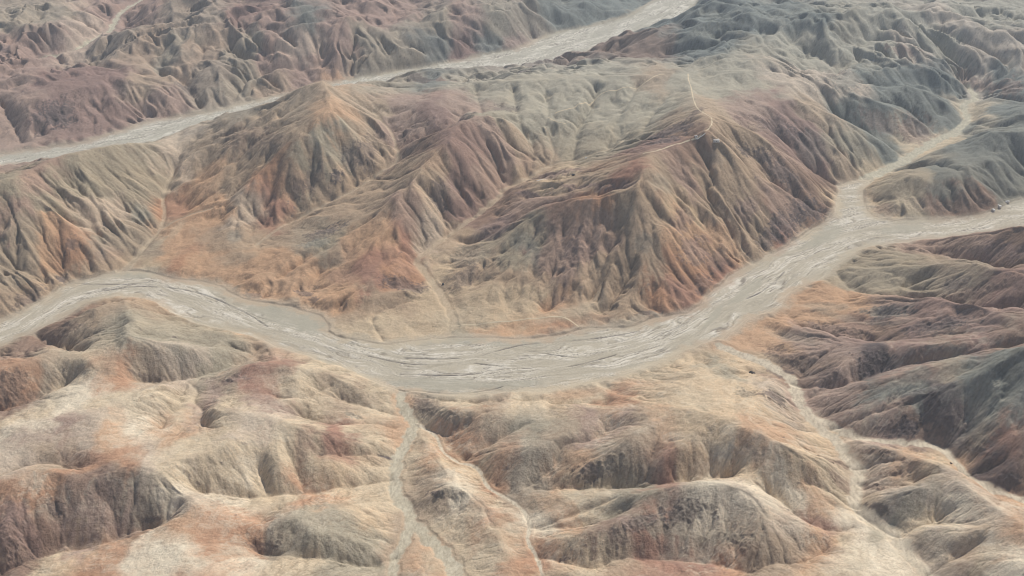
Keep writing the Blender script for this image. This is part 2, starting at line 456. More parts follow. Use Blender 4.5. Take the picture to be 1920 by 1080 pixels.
POLY_FAR = np.vstack([densify(flat_poly(FAR_N, FAR_Z), 22, 10, 5), densify(flat_poly(FAR_S, FAR_Z), 22, 10, 6)])

fix = np.zeros((NY, NX), f32); cnt = np.zeros((NY, NX), f32)
def stamp(pts):
    i = np.clip(((pts[:, 0] - X0) / CELL + 0.5).astype(int), 0, NX - 1)
    j = np.clip(((pts[:, 1] - Y0) / CELL + 0.5).astype(int), 0, NY - 1)
    np.add.at(fix, (j, i), pts[:, 2]); np.add.at(cnt, (j, i), 1)
def survey_all(rows):
    out, k, hill = [], 1.0, -1
    for s in rows:
        if s == 'HILL': hill += 1; continue
        if s.startswith('SOUTH'): k = float(s.split()[1]); continue      # the hills on the near bank stand higher than first levelled
        a = P(s); a[:, 2] *= k
        x, y = on_level(a[:, 0], a[:, 1], a[:, 2])
        out.append(smooth_line(np.stack([x, y, a[:, 2]], 1), 5.0))
        if hill >= 0: HILL_PTS.append(np.column_stack([out[-1][::8, :2], np.full(len(out[-1][::8]), hill)]))
    return out
HILL_PTS = []
ridge_lines, valley_lines = survey_all(RIDGES), survey_all(VALLEYS)
channel_lines = [(n, w, smooth_line(survey(s), 5.0)) for n, w, s in CHANNELS]
for l in ridge_lines + valley_lines: stamp(l)
for n, w, l in channel_lines:
    d = np.gradient(l[:, :2], axis=0); d /= np.linalg.norm(d, axis=1)[:, None] + 1e-9
    for o in np.arange(-w, w + 0.1, 4.0):
        m = l.copy(); m[:, 0] -= d[:, 1] * o; m[:, 1] += d[:, 0] * o
        stamp(m)
has = cnt > 0
fix[has] /= cnt[has]
mm = in_poly(GXX, GYY, POLY_MAIN); fix[mm] = 0.0; has |= mm
mf = in_poly(GXX, GYY, POLY_FAR); fix[mf] = FAR_Z; has |= mf

def pool(a, m):
    ny, nx = a.shape[0] // 2 * 2, a.shape[1] // 2 * 2
    s = (a * m)[:ny, :nx].reshape(ny // 2, 2, nx // 2, 2).sum((1, 3)); c = m[:ny, :nx].reshape(ny // 2, 2, nx // 2, 2).sum((1, 3))
    return np.where(c > 0, s / np.maximum(c, 1), 0).astype(f32), (c > 0).astype(f32)
def resize(a, ny, nx):
    jy = np.linspace(0, a.shape[0] - 1, ny); ix = np.linspace(0, a.shape[1] - 1, nx)
    j0 = np.minimum(jy.astype(int), a.shape[0] - 2); i0 = np.minimum(ix.astype(int), a.shape[1] - 2)
    tj = (jy - j0)[:, None].astype(f32); ti = (ix - i0)[None].astype(f32)
    A = a[j0] * (1 - tj) + a[j0 + 1] * tj
    return A[:, i0] * (1 - ti) + A[:, i0 + 1] * ti
pyr = [(fix * has, has.astype(f32))]
while min(pyr[-1][0].shape) > 12: pyr.append(pool(*pyr[-1]))
sol = np.full(pyr[-1][0].shape, 120.0, f32)
for lev, (v, m) in enumerate(reversed(pyr)):
    sol = resize(sol, *v.shape)
    for it in range(60 if v.size > 200000 else 160):
        sol = np.where(m > 0, v, sol)
        e = np.pad(sol, 1, mode='edge')
        sol = 0.25 * (e[:-2, 1:-1] + e[2:, 1:-1] + e[1:-1, :-2] + e[1:-1, 2:])
    sol = np.where(m > 0, v, sol)
H = sol
def blur(a, n):
    for _ in range(n):
        e = np.pad(a, 1, mode='edge')
        a = 0.25 * e[1:-1, 1:-1] + 0.125 * (e[:-2, 1:-1] + e[2:, 1:-1] + e[1:-1, :-2] + e[1:-1, 2:]) + 0.0625 * (e[:-2, :-2] + e[:-2, 2:] + e[2:, :-2] + e[2:, 2:])
    return a
# near hills are rounded domes, the massif behind the river has sharper crests
near = sstep(2350, 2050, GYY)
# loose slopes settle to the angle of rest
def settle(a, talus, n):
    for _ in range(n):
        e = np.pad(a, 1, mode='edge'); d = np.zeros_like(a)
        for (jj, ii, L) in ((0, 1, 1), (2, 1, 1), (1, 0, 1), (1, 2, 1), (0, 0, 1.414), (2, 2, 1.414), (0, 2, 1.414), (2, 0, 1.414)):
            q = e[jj:jj + a.shape[0], ii:ii + a.shape[1]] - a; lim = talus * CELL * L
            d += np.where(q > lim, q - lim, np.where(q < -lim, q + lim, 0)) * (0.09 / L)
        a = a + d
    return a
H = settle(H, 0.78, 60)
Hs, Hr = blur(H, 1), blur(H, 3)
H = Hs * (1 - near) + Hr * near
# rolling relief of the middle scale
mid = fbm(GXX / 330, GYY / 330, 3, 11) * 16 + fbm(GXX / 120, GYY / 120, 3, 21) * 7
hills = ((1 - np.abs(fbm(GXX / 420, GYY / 520, 4, 15))) ** 2 - 0.62) * 75 * (0.72 * sstep(3700, 4400, GYY) + 0.28 * sstep(3050, 3300, GYY))      # low hills between the surveyed crests of the distance
rm = blur(np.maximum(mm, mf).astype(f32), 6)
near_line = blur(has.astype(f32), 5)
H = H + mid * (1 - np.clip(rm * 3, 0, 1)) * (1 - 0.75 * np.clip(near_line * 4, 0, 1)) * (0.55 + 0.45 * (1 - near))
# beyond the picture the hills go on
tz = (GYY * C - (100 - CAM_H) * S)
pu = 960 + FPX * GXX / tz; pv = 540 - FPX * (GYY * S + (100 - CAM_H) * C) / tz
out = np.maximum.reduce([sstep(60, 420, -pu), sstep(60, 420, pu - 1920), sstep(0, 60, -pv), sstep(80, 300, pv - 1080)])
roll = (1 - np.abs(fbm(GXX / 800, GYY / 800, 4, 31))) ** 3 * 230 - 90
H = H + hills * (1 - np.clip(rm * 4, 0, 1)) * (1 - 0.6 * np.clip(near_line * 4, 0, 1)) * (1 - out)
H = H + roll * out * (1 - np.clip(rm * 3, 0, 1))
H = np.where(mm, 0, np.where(mf, FAR_Z, H)).astype(f32)
# crests and valley floors back to their surveyed heights after the smoothing
line = has & ~mm & ~mf
for _ in range(2):
    res = np.where(line, np.clip(fix - blur(H, 1), -14, 14), 0).astype(f32)
    nn, dd = blur(res, 3), blur(line.astype(f32), 3)
    H = H + nn / (dd + 0.06) * np.clip(dd * 3.0, 0, 1)
H = settle(H, 0.82, 20)
H = np.where(mm, 0, np.where(mf, FAR_Z, H)).astype(f32)
H = blur(H, 1)
# running water: route it down the fall lines and let it cut its branching bed
rng = np.random.default_rng(4)
NBR = [(-1, -1), (-1, 0), (-1, 1), (0, -1), (0, 1), (1, -1), (1, 0), (1, 1)]
keep = blur((~(mm | mf)).astype(f32), 2) ** 2
cidx = np.arange(NX * NY).reshape(NY, NX)
flow = np.zeros((NY, NX), f32)
for cut, nz in ((1.1, 3.0), (1.2, 1.5), (1.1, 0.6)):
    h = np.pad(H + nz * rng.normal(0, 1, H.shape).astype(f32), 1, mode='edge')
    best = np.full((NY, NX), 1e-3, f32); rec = cidx.copy()
    for dj, di in NBR:
        d = (h[1:-1, 1:-1] - h[1 + dj:NY + 1 + dj, 1 + di:NX + 1 + di]) / math.hypot(dj, di)
        d = d * (0.75 + 0.5 * rng.random((NY, NX), dtype=f32))
        tgt = np.clip(np.arange(NY) + dj, 0, NY - 1)[:, None] * NX + np.clip(np.arange(NX) + di, 0, NX - 1)[None]
        m = d > best; best = np.where(m, d, best); rec = np.where(m, tgt, rec)
    rec = rec.ravel(); live = rec != cidx.ravel()
    src_, dst_ = np.nonzero(live)[0], rec[live]
    acc = np.ones(NX * NY, f32)
    for _ in range(110): acc = 1 + np.bincount(dst_, weights=acc[src_], minlength=NX * NY).astype(f32)
    a = np.clip(np.log2(np.maximum(acc, 1) / 9.0), 0, 6).reshape(NY, NX)
    steepg = np.clip(np.hypot(*np.gradient(blur(H, 1), CELL)) * 4, 0.25, 1.3)
    H = H - cut * blur(a, 1) * steepg * keep * 1.5
    H = H * 0.75 + blur(H, 1) * 0.25
    flow = np.maximum(flow, a)
H = settle(H, 0.85, 8).astype(f32)
GRADY, GRADX = np.gradient(blur(H, 1), CELL)

def bspline(a, x, y):
    fx = np.clip((x - X0) / CELL, 1, NX - 3.01); fy = np.clip((y - Y0) / CELL, 1, NY - 3.01)
    i, j = fx.astype(np.int32), fy.astype(np.int32)
    s, t = (fx - i).astype(f32), (fy - j).astype(f32)
    def w(t):
        return ((1 - t) ** 3 / 6, (3 * t ** 3 - 6 * t * t + 4) / 6, (-3 * t ** 3 + 3 * t * t + 3 * t + 1) / 6, t ** 3 / 6)
    ws, wt = w(s), w(t); flat = a.ravel(); r = 0
    for b in range(4):
        q = 0
        base = (j + (b - 1)) * NX + i
        for c in range(4): q = q + ws[c] * flat[base + (c - 1)]
        r = r + wt[b] * q
    return r
def at(px, py):
    """the point of the ground that lies at this place of the photograph (march along the sight line)"""
    dx, dy, dz = ray(px, py)
    dx, dy, dz = [np.atleast_1d(np.asarray(v, float)) for v in (dx, dy, dz)]
    lo = (330 - CAM_H) / dz * np.ones_like(dx); step = 6.0
    done = np.zeros(dx.shape, bool); t = lo.copy()
    for _ in range(900):
        h = bspline(H, t * dx, t * dy); below = (CAM_H + t * dz) <= h
        done |= below
        if done.all(): break
        t = np.where(done, t, t + step)
    hi = t; lo = t - step
    for _ in range(12):
        md = 0.5 * (lo + hi); b = (CAM_H + md * dz) <= bspline(H, md * dx, md * dy)
        hi = np.where(b, md, hi); lo = np.where(b, lo, md)
    return np.stack([hi * dx, hi * dy, CAM_H + hi * dz], 1)

# ------------------------------------------------------------------ the ground sheet: finer near, coarser far
ROWS, COLS = 1290, 1110
ang = np.radians(np.linspace(49.5, 11.9, ROWS))
yy = (CAM_H / np.tan(ang)).astype(f32)
amax = np.interp(yy, [1300, 5000, 7200], [0.78, 0.57, 0.56]).astype(f32)
uu = np.linspace(-1, 1, COLS).astype(f32)
VX = (uu[None] * amax[:, None] * yy[:, None]).ravel(); VY = np.repeat(yy, COLS)
VZ = bspline(H, VX, VY); SX = bspline(GRADX, VX, VY); SY = bspline(GRADY, VX, VY)
N = VX.size

def near_line_dist(lines, reach):
    """distance of every ground vertex to a polyline, inside `reach` metres; returns dist, side"""
    best = np.full(N, 1e9, f32)
    for l in lines:
        l = l[::2] if len(l) > 6 else l
        for k in range(0, len(l) - 1, 6):
            seg = l[k:k + 7]
            r0 = np.searchsorted(yy, seg[:, 1].min() - reach); r1 = np.searchsorted(yy, seg[:, 1].max() + reach)
            if r0 >= r1: continue
            sl = slice(r0 * COLS, r1 * COLS)
            x, y = VX[sl], VY[sl]
            sub = np.nonzero((x > seg[:, 0].min() - reach) & (x < seg[:, 0].max() + reach))[0]
            if not len(sub): continue
            x, y = x[sub], y[sub]; b = best[sl][sub]
            for q in range(len(seg) - 1):
                ax, ay = seg[q, :2]; ex, ey = seg[q + 1, :2] - seg[q, :2]
                t = np.clip(((x - ax) * ex + (y - ay) * ey) / (ex * ex + ey * ey + 1e-6), 0, 1)
                b = np.minimum(b, np.hypot(x - ax - t * ex, y - ay - t * ey))
            best[r0 * COLS + sub] = b
    return best
def poly_mask(poly):
    m = np.zeros(N, bool)
    r0 = np.searchsorted(yy, poly[:, 1].min()); r1 = np.searchsorted(yy, poly[:, 1].max())
    sl = slice(r0 * COLS, r1 * COLS)
    # row by row: crossings of each row with the outline
    for r in range(r0, r1):
        y = yy[r]; y1 = poly[:, 1]; y2 = np.roll(y1, -1); x1 = poly[:, 0]; x2 = np.roll(x1, -1)
        c = (y1 > y) != (y2 > y)
        xs = np.sort((x2[c] - x1[c]) * (y - y1[c]) / (y2[c] - y1[c]) + x1[c])
        row = VX[r * COLS:(r + 1) * COLS]
        m[r * COLS:(r + 1) * COLS] = (np.searchsorted(xs, row) % 2) == 1
    return m
M_MAIN, M_FAR = poly_mask(POLY_MAIN), poly_mask(POLY_FAR)
D_BANK = near_line_dist([np.vstack([POLY_MAIN, POLY_MAIN[:1]]), np.vstack([POLY_FAR, POLY_FAR[:1]])], 90)
RIV = M_MAIN | M_FAR
D_OUT = np.where(RIV, -np.minimum(D_BANK, 90), np.minimum(D_BANK, 90)).astype(f32)   # signed distance to the bank
CH_W = []          # wash beds
bed = np.full(N, 1e9, f32); BEDKIND = np.zeros(N, np.int8)
wob = (perlin(VX / 30, VY / 30, 41) * 0.45 + perlin(VX / 11, VY / 11, 42) * 0.25)
for n, w, l in channel_lines:
    d = near_line_dist([l], w * 3 + 20) / w + wob * (1.0 if w > 8 else 0.7)
    hit = d < bed
    bed = np.where(hit, d, bed)
    kind = {'north_tributary': 1, 'far_tributary': 1, 'south_channel': 2, 'side_wash': 3, 'east_wash': 3, 'gully_floor': 4}[n]
    BEDKIND = np.where(hit & (d < 1.0), kind, BEDKIND).astype(np.int8)

# ------------------------------------------------------------------ gullies: ribs and runnels that follow the fall of the slope and branch
def runnels(x, y, dx, dy, freq, seed):
    qx, qy = x * f32(freq), y * f32(freq)
    cx, cy = np.floor(qx), np.floor(qy)
    fx, fy = qx - cx, qy - cy
    cx, cy = cx.astype(np.int32), cy.astype(np.int32)
    co = np.zeros_like(x); si = np.zeros_like(x)
    for a in (-1, 0, 1):
        for b in (-1, 0, 1):
            ox = hash2(cx + a, cy + b, seed); oy = hash2(cx + a, cy + b, seed + 1)
            ex, ey = fx - a - ox, fy - b - oy
            w = np.exp(-3.2 * (ex * ex + ey * ey))
            ph = f32(2 * math.pi) * (f32(1.15) * (ex * -dy + ey * dx) + hash2(cx + a, cy + b, seed + 2))
            co += w * np.cos(ph); si += w * np.sin(ph)
    r = np.sqrt(co * co + si * si) + f32(1e-5)
    k = np.minimum(1, r * 3.0)
    return co / r, si / r, k
slope0 = np.sqrt(SX * SX + SY * SY)
free = sstep(0, 26, D_OUT) * sstep(1.0, 2.6, bed)
strength = np.interp(VY, [1500, 1950, 2300, 2600, 3600, 5200], [0.62, 0.66, 0.95, 1.1, 0.8, 0.55]).astype(f32)
vary = 0.72 + 1.0 * fbm(VX / 300, VY / 300, 3, 51)
GULLY = np.zeros(N, f32); FINE = np.zeros(N, f32)
GX_, GY_ = SX.copy(), SY.copy()
for o, (lam, amp) in enumerate([(360, 0.13), (150, 0.10), (78, 0.10), (40, 0.075), (20, 0.05), (10, 0.025)]):
    g = np.sqrt(GX_ * GX_ + GY_ * GY_) + f32(1e-4)
    dx, dy = GX_ / g, GY_ / g
    wx = x_ = VX + 0.42 * lam * perlin(VX / lam / 1.3, VY / lam / 1.3, 60 + o); y_ = VY + 0.42 * lam * perlin(VX / lam / 1.3, VY / lam / 1.3, 70 + o)
    c, s, k = runnels(x_, y_, dx, dy, 1 / (1.15 * lam), 100 + 7 * o)
    st = np.clip((g - 0.08) / 0.33, 0, 1.1)
    if o == 0: st = (0.25 + 0.75 * st) * sstep(3500, 4200, VY)      # broad folds only in the far hills
    A = amp * lam * st * free * strength * np.clip(vary + 0.5 * perlin(VX / (lam * 3.0), VY / (lam * 3.0), 55 + o), 0.12, 1.5) * k
    if lam > 60: A = A * (1 - 0.45 * sstep(2300, 2050, VY))
    rib = np.sqrt((1 + c) * 0.5 + 0.004)                   # round ribs, narrow runnels
    h = A * (rib - 0.68)
    VZ = VZ + h
    dh = A * (-s * 0.25 / np.maximum(rib, 0.12)) * f32(2 * math.pi / lam)
    GX_ = GX_ + dh * -dy * 0.9; GY_ = GY_ + dh * dx * 0.9
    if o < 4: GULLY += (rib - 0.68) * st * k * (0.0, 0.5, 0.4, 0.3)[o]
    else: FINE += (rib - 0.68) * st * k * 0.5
# small roughness everywhere off the beds
VZ = VZ + free * (fbm(VX / 26, VY / 26, 3, 81) * 2.0 + perlin(VX / 8, VY / 8, 91) * 0.3)
# creases along the valley lines, banks along the washes
dv_ = near_line_dist(valley_lines, 60) + 5 * perlin(VX / 25, VY / 25, 93)
VZ = VZ - 7.0 * np.exp(-np.maximum(dv_, 0) / 9.0) * sstep(0, 30, D_OUT)
VZ = VZ - np.where(BEDKIND == 3, 1.3, 2.6) * sstep(1.35, 0.8, bed) * np.where(RIV, 0, 1)
# beds: low bars and threads
VZ = VZ + (1 - free) * (perlin(VX / 22, VY / 22, 95) * 0.25)
# cut bank along the rivers
VZ = VZ + sstep(0.0, 5.0, D_OUT) * sstep(60, 8, D_OUT) * (1.5 + 5.0 * np.clip(perlin(VX / 140, VY / 140, 97) * 1.6 + 1.2 * slope0, 0, 1) * (0.6 + 0.8 * perlin(VX / 28, VY / 28, 98))) * (~RIV)
VZ = VZ.astype(f32)

# ------------------------------------------------------------------ rills: the finest branching runs, cut by water over the finished relief
RILL = np.zeros(N, f32)
px_, py_ = VX.reshape(ROWS, COLS), VY.reshape(ROWS, COLS)
vid = np.arange(N, dtype=np.int64).reshape(ROWS, COLS)
freeg = (sstep(2, 14, D_OUT) * sstep(0.9, 1.3, bed)).reshape(ROWS, COLS)
rng = np.random.default_rng(9)
worn = (np.interp(VY, [1500, 2150, 2500, 3600, 5000], [0.52, 0.58, 0.78, 0.6, 0.45]) * np.clip(0.75 + 1.5 * fbm(VX / 260, VY / 260, 3, 331), 0.08, 1.5)).reshape(ROWS, COLS).astype(f32)
for nz, cut in ((0.9, 0.6), (0.4, 0.75)):
    z = VZ.reshape(ROWS, COLS)
    zn = z + nz * rng.normal(0, 1, z.shape).astype(f32) * (yy[:, None] / 2600)
    best = np.full((ROWS, COLS), 0.004, f32); rec = vid.copy()
    for dj, di in NBR:
        a0, a1 = max(0, -dj), ROWS - max(0, dj); b0, b1 = max(0, -di), COLS - max(0, di)
        A_ = (slice(a0, a1), slice(b0, b1)); B_ = (slice(a0 + dj, a1 + dj), slice(b0 + di, b1 + di))
        dist = np.hypot(px_[B_] - px_[A_], py_[B_] - py_[A_])
        dr = (zn[A_] - zn[B_]) / dist
        dr = dr * (0.8 + 0.4 * rng.random(dr.shape, dtype=f32))
        m = dr > best[A_]
        best[A_] = np.where(m, dr, best[A_]); rec[A_] = np.where(m, vid[B_], rec[A_])
    rec = rec.ravel(); live = rec != vid.ravel()
    src_, dst_ = np.nonzero(live)[0], rec[live]
    acc = np.ones(N, f32)
    for _ in range(130): acc = 1 + np.bincount(dst_, weights=acc[src_], minlength=N).astype(f32)
    a = np.clip(np.log2(acc / 14.0), 0, 5.5).reshape(ROWS, COLS)
    e = np.pad(a, 1, mode='edge')
    sm = 0.5 * a + 0.125 * (e[:-2, 1:-1] + e[2:, 1:-1] + e[1:-1, :-2] + e[1:-1, 2:])
    sl_ = np.clip(best * 3.2, 0.25, 1.2)
    VZ = VZ - (cut * worn * sm * sl_ * freeg * (yy[:, None] / 2600) ** 0.5).ravel()
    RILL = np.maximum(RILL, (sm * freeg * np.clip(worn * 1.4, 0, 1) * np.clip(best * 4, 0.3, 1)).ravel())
VZ = VZ.astype(f32)
# ------------------------------------------------------------------ rock and soil colours of the land
def srgb(r, g, b):
    c = np.array([r, g, b], float) / 255
    return np.where(c <= 0.04045, c / 12.92, ((c + 0.055) / 1.055) ** 2.4)
SOIL = {'c': (222, 210, 184), 't': (202, 183, 151), 'y': (206, 181, 145), 'o': (190, 141, 106), 'a': (203, 163, 126), 'r': (170, 124, 104),
        'p': (154, 126, 115), 'm': (172, 145, 130), 'g': (166, 153, 133), 'e': (168, 160, 137), 'b': (128, 135, 127), 'k': (104, 92, 90),
        'd': (150, 122, 105), 'w': (196, 178, 156), 'n': (180, 158, 132), 'E': (176, 170, 148)}
def earthy(c, k=0.62):
    m = c.mean(); return m * np.array([1.205, 1.01, 0.76]) * (1 - k) + c * k
SOIL = {k: earthy(srgb(*v), {'E': 0.62, 'b': 0.7, 'e': 0.6, 'g': 0.8, 'k': 0.9, 'p': 0.8}.get(k, 0.70)) for k, v in SOIL.items()}
SURVEY = """eewmmggpmbmmmemegbbbRbbbbbeEEwEE
mmwgnenemwmeebpbmRRddbbeEEEEwEww
mpppnngenmaEebEEEEEEnEEEwwwbbbwb
mpppmmggnnanmpmeEEEEEnnmpnbbbbtb
mRRRewnnnnEnmdpmneeepdnnppebttbb
emeeewanoennnnpmntnrnmnnmdntebbb
mewweoawrnnnmwpdmponnynnmdtReddR
gaoggannngearwneemmnnaanrtRRRmmd
gnnntoaaaaarotnnnmnnnorRRReeeggp
nRRnRRRRaRannttttannorRRRaammpmp
RdneeeeRRRRttteaaoRRRRRaampdpdpd
ontonwenrttRRRRRRRRRtyeydmmkpgbb
dtctttmtmtntantntytoytyywmmbbkbb
cmwacatwwtrtatonenmnayyaaywmdkgr
wnoowtttttyttayoggagrtcycynwayak
oodggcwctoattnctnatergcwcatwwgwa
pdmmgaoogeeynttocadmgggnwrcEttca
dtyoccoctteenattottnrronnatccwtc""".split('\n')
sp, sc = [], []
for j, row in enumerate(SURVEY):
    for i, ch in enumerate(row[:32]):
        if ch != 'R': sp.append((30 + 60 * i, 30 + 60 * j)); sc.append(SOIL[ch])
sp = np.array(sp, float); sc = np.array(sc)
sw = at(sp[:, 0], sp[:, 1])
ok = sw[:, 1] < 7200; sw, sc = sw[ok], sc[ok]
# nearest-sample blend on a coarse grid (narrow, so that the beds keep their borders), sampled through a natural warp
K = 3
qx, qy = GXX[::K, ::K], GYY[::K, ::K]
num = np.zeros(qx.shape + (3,), f32); den = np.zeros(qx.shape, f32)
for p, c in zip(sw, sc):
    d2 = ((qx - p[0]) / 1.0) ** 2 + ((qy - p[1]) / 1.5) ** 2 + 400.0
    w = (1e4 / d2) ** 2.9
    num += w[..., None] * c.astype(f32); den += w
BASE = num / den[..., None]
def sample_base(x, y):
    fx = np.clip((x - X0) / (CELL * K), 0, qx.shape[1] - 1.01); fy = np.clip((y - Y0) / (CELL * K), 0, qx.shape[0] - 1.01)
    i, j = fx.astype(np.int32), fy.astype(np.int32); s, t = (fx - i).astype(f32)[:, None], (fy - j).astype(f32)[:, None]
    return (BASE[j, i] * (1 - s) + BASE[j, i + 1] * s) * (1 - t) + (BASE[j + 1, i] * (1 - s) + BASE[j + 1, i + 1] * s) * t
# fall line after all the relief
G2 = np.sqrt(GX_ * GX_ + GY_ * GY_) + f32(1e-4)
FX, FY = GX_ / G2, GY_ / G2
S0 = slope0 + f32(1e-4); BX, BY = SX / S0, SY / S0
steep = sstep(0.08, 0.42, slope0)
def streak(lam, step, n, seed, dx, dy):
    r = 0; tot = 0
    for k in range(-n, n + 1):
        w = 1 - abs(k) / (n + 1.0)
        r = r + w * perlin((VX + dx * (k * step)) / lam, (VY + dy * (k * step)) / lam, seed); tot += w
    return r / (0.55 * tot)
ST1 = streak(5.0, 5.0, 3, 201, FX, FY)          # thin runs of debris
ST2 = streak(13.0, 13.0, 3, 205, BX, BY)        # broad runs
ST3 = streak(34.0, 30.0, 2, 209, BX, BY)
big = fbm(VX / 130, VY / 130, 3, 221); med = fbm(VX / 34, VY / 34, 3, 225); sml = fbm(VX / 8.0, VY / 8.0, 2, 229)
wx = VX + 85 * fbm(VX / 150, VY / 150, 3, 231) + 20 * ST2 * BX * steep + 16 * ST3 * -BY + 16 * med + 5 * sml
wy = VY + 120 * fbm(VX / 150, VY / 150, 3, 235) + 45 * ST2 * steep * BY + 16 * ST3 * BX + 22 * perlin(VX / 30, VY / 30, 237) + 7 * perlin(VX / 9, VY / 9, 238)
COL = sample_base(wx, wy).astype(f32)
LUM = COL.mean(1, keepdims=True)
def mix(a, b, t):
    return a + (b - a) * t[:, None]
# weathering: paler where debris lies, browner where the surface is varnished; amounts follow the fall line
nearw = sstep(2500, 1900, VY)
pale = np.clip(0.5 * ST2 + 0.35 * ST3 + 0.5 * ST1 * steep + 0.4 * med, -1, 1)
COL = COL * (1 + 0.20 * pale * (0.6 + 0.4 * steep) + 0.07 * sml + 0.15 * ST1 * (0.35 + 0.65 * steep))[:, None]
COL = mix(COL, COL * np.array([1.08, 0.98, 0.88], f32), np.clip(big + 0.4 * ST3, 0, 1) * 0.6)
COL = mix(COL, COL * np.array([0.95, 0.97, 0.99], f32), np.clip(-big + 0.3 * ST2, 0, 1) * 0.5)
# the near hills are younger, paler marl
COL = COL * (1 + nearw[:, None] * np.array([0.07, 0.045, 0.035], f32))
# rills are darkened: the shadow of their creases is put into the colour
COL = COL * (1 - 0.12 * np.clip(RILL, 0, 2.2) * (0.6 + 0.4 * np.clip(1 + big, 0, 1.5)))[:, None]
# rock of the massif is rustier, that of the far ranges slate
massif = (sstep(2150, 2500, VY) * sstep(3500, 3100, VY))[:, None]; slate = sstep(3400, 4300, VY)[:, None]
COL = COL * (1 + massif * np.array([-0.02, -0.09, -0.15], f32)) * (1 - slate * (np.array([0.08, 0.12, 0.09], f32) + sstep(-600, 500, VX)[:, None] * np.array([0.03, -0.06, -0.10], f32)))
# gully shade put into the colour: runnel floors darker, ribs lighter
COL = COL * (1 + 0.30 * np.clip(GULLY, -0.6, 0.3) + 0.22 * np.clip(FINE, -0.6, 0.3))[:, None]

# ------------------------------------------------------------------ named patches: photo centre, half sizes, tilt, soil, amount, ruggedness
PATCHES = []
def patches(s):
    for q in s.split():
        a = q.split(',')
        PATCHES.append((float(a[0]), float(a[1]), float(a[2]), float(a[3]), float(a[4]), a[5], float(a[6]), float(a[7])))
# orange and red earth
patches('540,330,26,40,-35,o,.8,.5 505,375,22,36,-30,r,.6,.5 330,395,26,30,0,r,.6,.6 360,450,60,24,-20,o,.3,.6 150,455,40,22,35,o,.8,.5 175,475,14,18,30,o,.6,.5')
patches('230,700,60,14,20,o,.4,.6 640,480,40,24,-25,o,.7,.6 640,520,30,18,0,r,.7,.6 755,508,20,14,0,o,.8,.5 560,540,70,22,10,a,.6,.6 520,420,60,10,-28,o,.45,.6')
patches('1060,385,50,12,-12,o,.6,.5 1235,372,10,16,0,o,.7,.5 1290,545,30,30,0,r,.6,.6 1255,575,30,16,0,o,.6,.6 1120,315,40,8,-20,o,.6,.5 1030,608,46,9,5,o,.8,.4 1120,600,24,14,0,o,.6,.5 1080,738,60,9,-5,o,.8,.5')
patches('990,300,14,12,0,r,.5,.6 800,300,40,10,10,o,.5,.6 640,165,20,14,0,a,.7,.6 700,515,24,18,0,r,.5,.6 900,432,20,8,-30,p,.5,.5')
patches('1420,790,46,26,25,o,.4,.7 1300,850,40,34,0,o,.55,.6 1235,830,70,26,-25,a,.5,.7 850,860,34,14,25,o,.55,.7 905,935,30,10,0,o,.6,.6 700,790,50,16,0,o,.35,.6 660,860,60,24,0,a,.4,.7')
patches('150,860,46,18,0,r,.5,.6 55,905,60,24,-10,o,.55,.6 100,1010,60,40,0,r,.4,.6 240,1000,60,16,-15,r,.45,.6 350,990,60,22,0,o,.45,.7 120,1055,60,14,0,o,.4,.6 570,830,18,36,12,r,.6,.6 560,910,20,10,0,o,.6,.6')
patches('1530,985,50,16,22,r,.7,.5 1300,1030,110,18,0,r,.5,.6 1210,945,60,12,-15,r,.5,.6 1180,1065,60,16,0,o,.4,.7 1850,945,40,50,30,o,.4,.6 1900,965,26,20,0,o,.5,.6 1840,770,14,60,-5,d,.4,.5 1905,820,14,30,0,r,.6,.5')
patches('1560,680,40,12,0,a,.3,.6 1590,610,80,14,5,a,.4,.6 1500,590,60,10,5,a,.5,.6 1700,700,90,10,-12,o,.3,.6 1450,575,40,10,0,a,.3,.6 1560,835,20,12,30,a,.3,.6 40,690,30,14,0,o,.5,.6 205,660,60,14,0,o,.4,.7')
# cream and white soils
patches('130,740,80,20,-10,c,.7,.8 250,760,60,30,0,c,.5,.8 60,900,30,18,0,c,.5,.8 320,1030,60,34,15,c,.8,.7 390,1060,60,20,0,c,.6,.8 350,935,60,18,0,c,.5,.8 600,980,60,14,-15,c,.4,.8 270,720,30,16,0,c,.4,.8 420,800,40,24,0,t,.5,.8')
patches('1600,1045,60,28,0,c,.9,.6 1660,1040,60,24,20,c,.5,.8 1320,905,90,10,0,c,.6,.7 1420,925,60,26,30,c,.6,.8 1380,850,130,18,18,c,.45,.6 1310,800,60,30,10,y,.5,.6 850,910,26,10,10,c,.5,.8 945,1010,46,44,10,t,.7,.5 905,965,26,18,0,c,.4,.6 820,1050,34,30,0,t,.8,.4')
patches('1870,1030,60,24,20,c,.5,.8 1810,945,40,14,30,c,.4,.8 1750,870,60,12,12,y,.5,.6 1290,760,80,30,0,y,.4,.6 1050,590,70,10,-10,t,.7,.5 1110,575,40,16,-30,t,.5,.6 860,595,70,22,0,t,.6,.5 690,600,90,20,0,t,.35,.6')
patches('1600,120,60,10,15,E,.6,.6 1880,115,60,10,10,c,.35,.7 1290,185,14,34,0,E,.5,.5 1180,205,70,18,-15,E,.6,.5 720,165,60,10,0,E,.7,.5 940,165,100,12,0,E,.5,.6 1100,160,110,10,0,E,.5,.6 620,235,20,16,0,E,.5,.6 1240,345,24,18,40,E,.5,.6')
patches('330,430,26,8,-50,t,.6,.4 300,455,22,6,-45,t,.6,.4 250,490,24,7,-45,t,.8,.4 360,290,30,10,20,w,.3,.7 230,395,50,14,30,w,.4,.7 810,420,30,26,20,w,.5,.7 860,385,24,20,0,p,.4,.6 545,595,66,18,14,e,.0,.3')
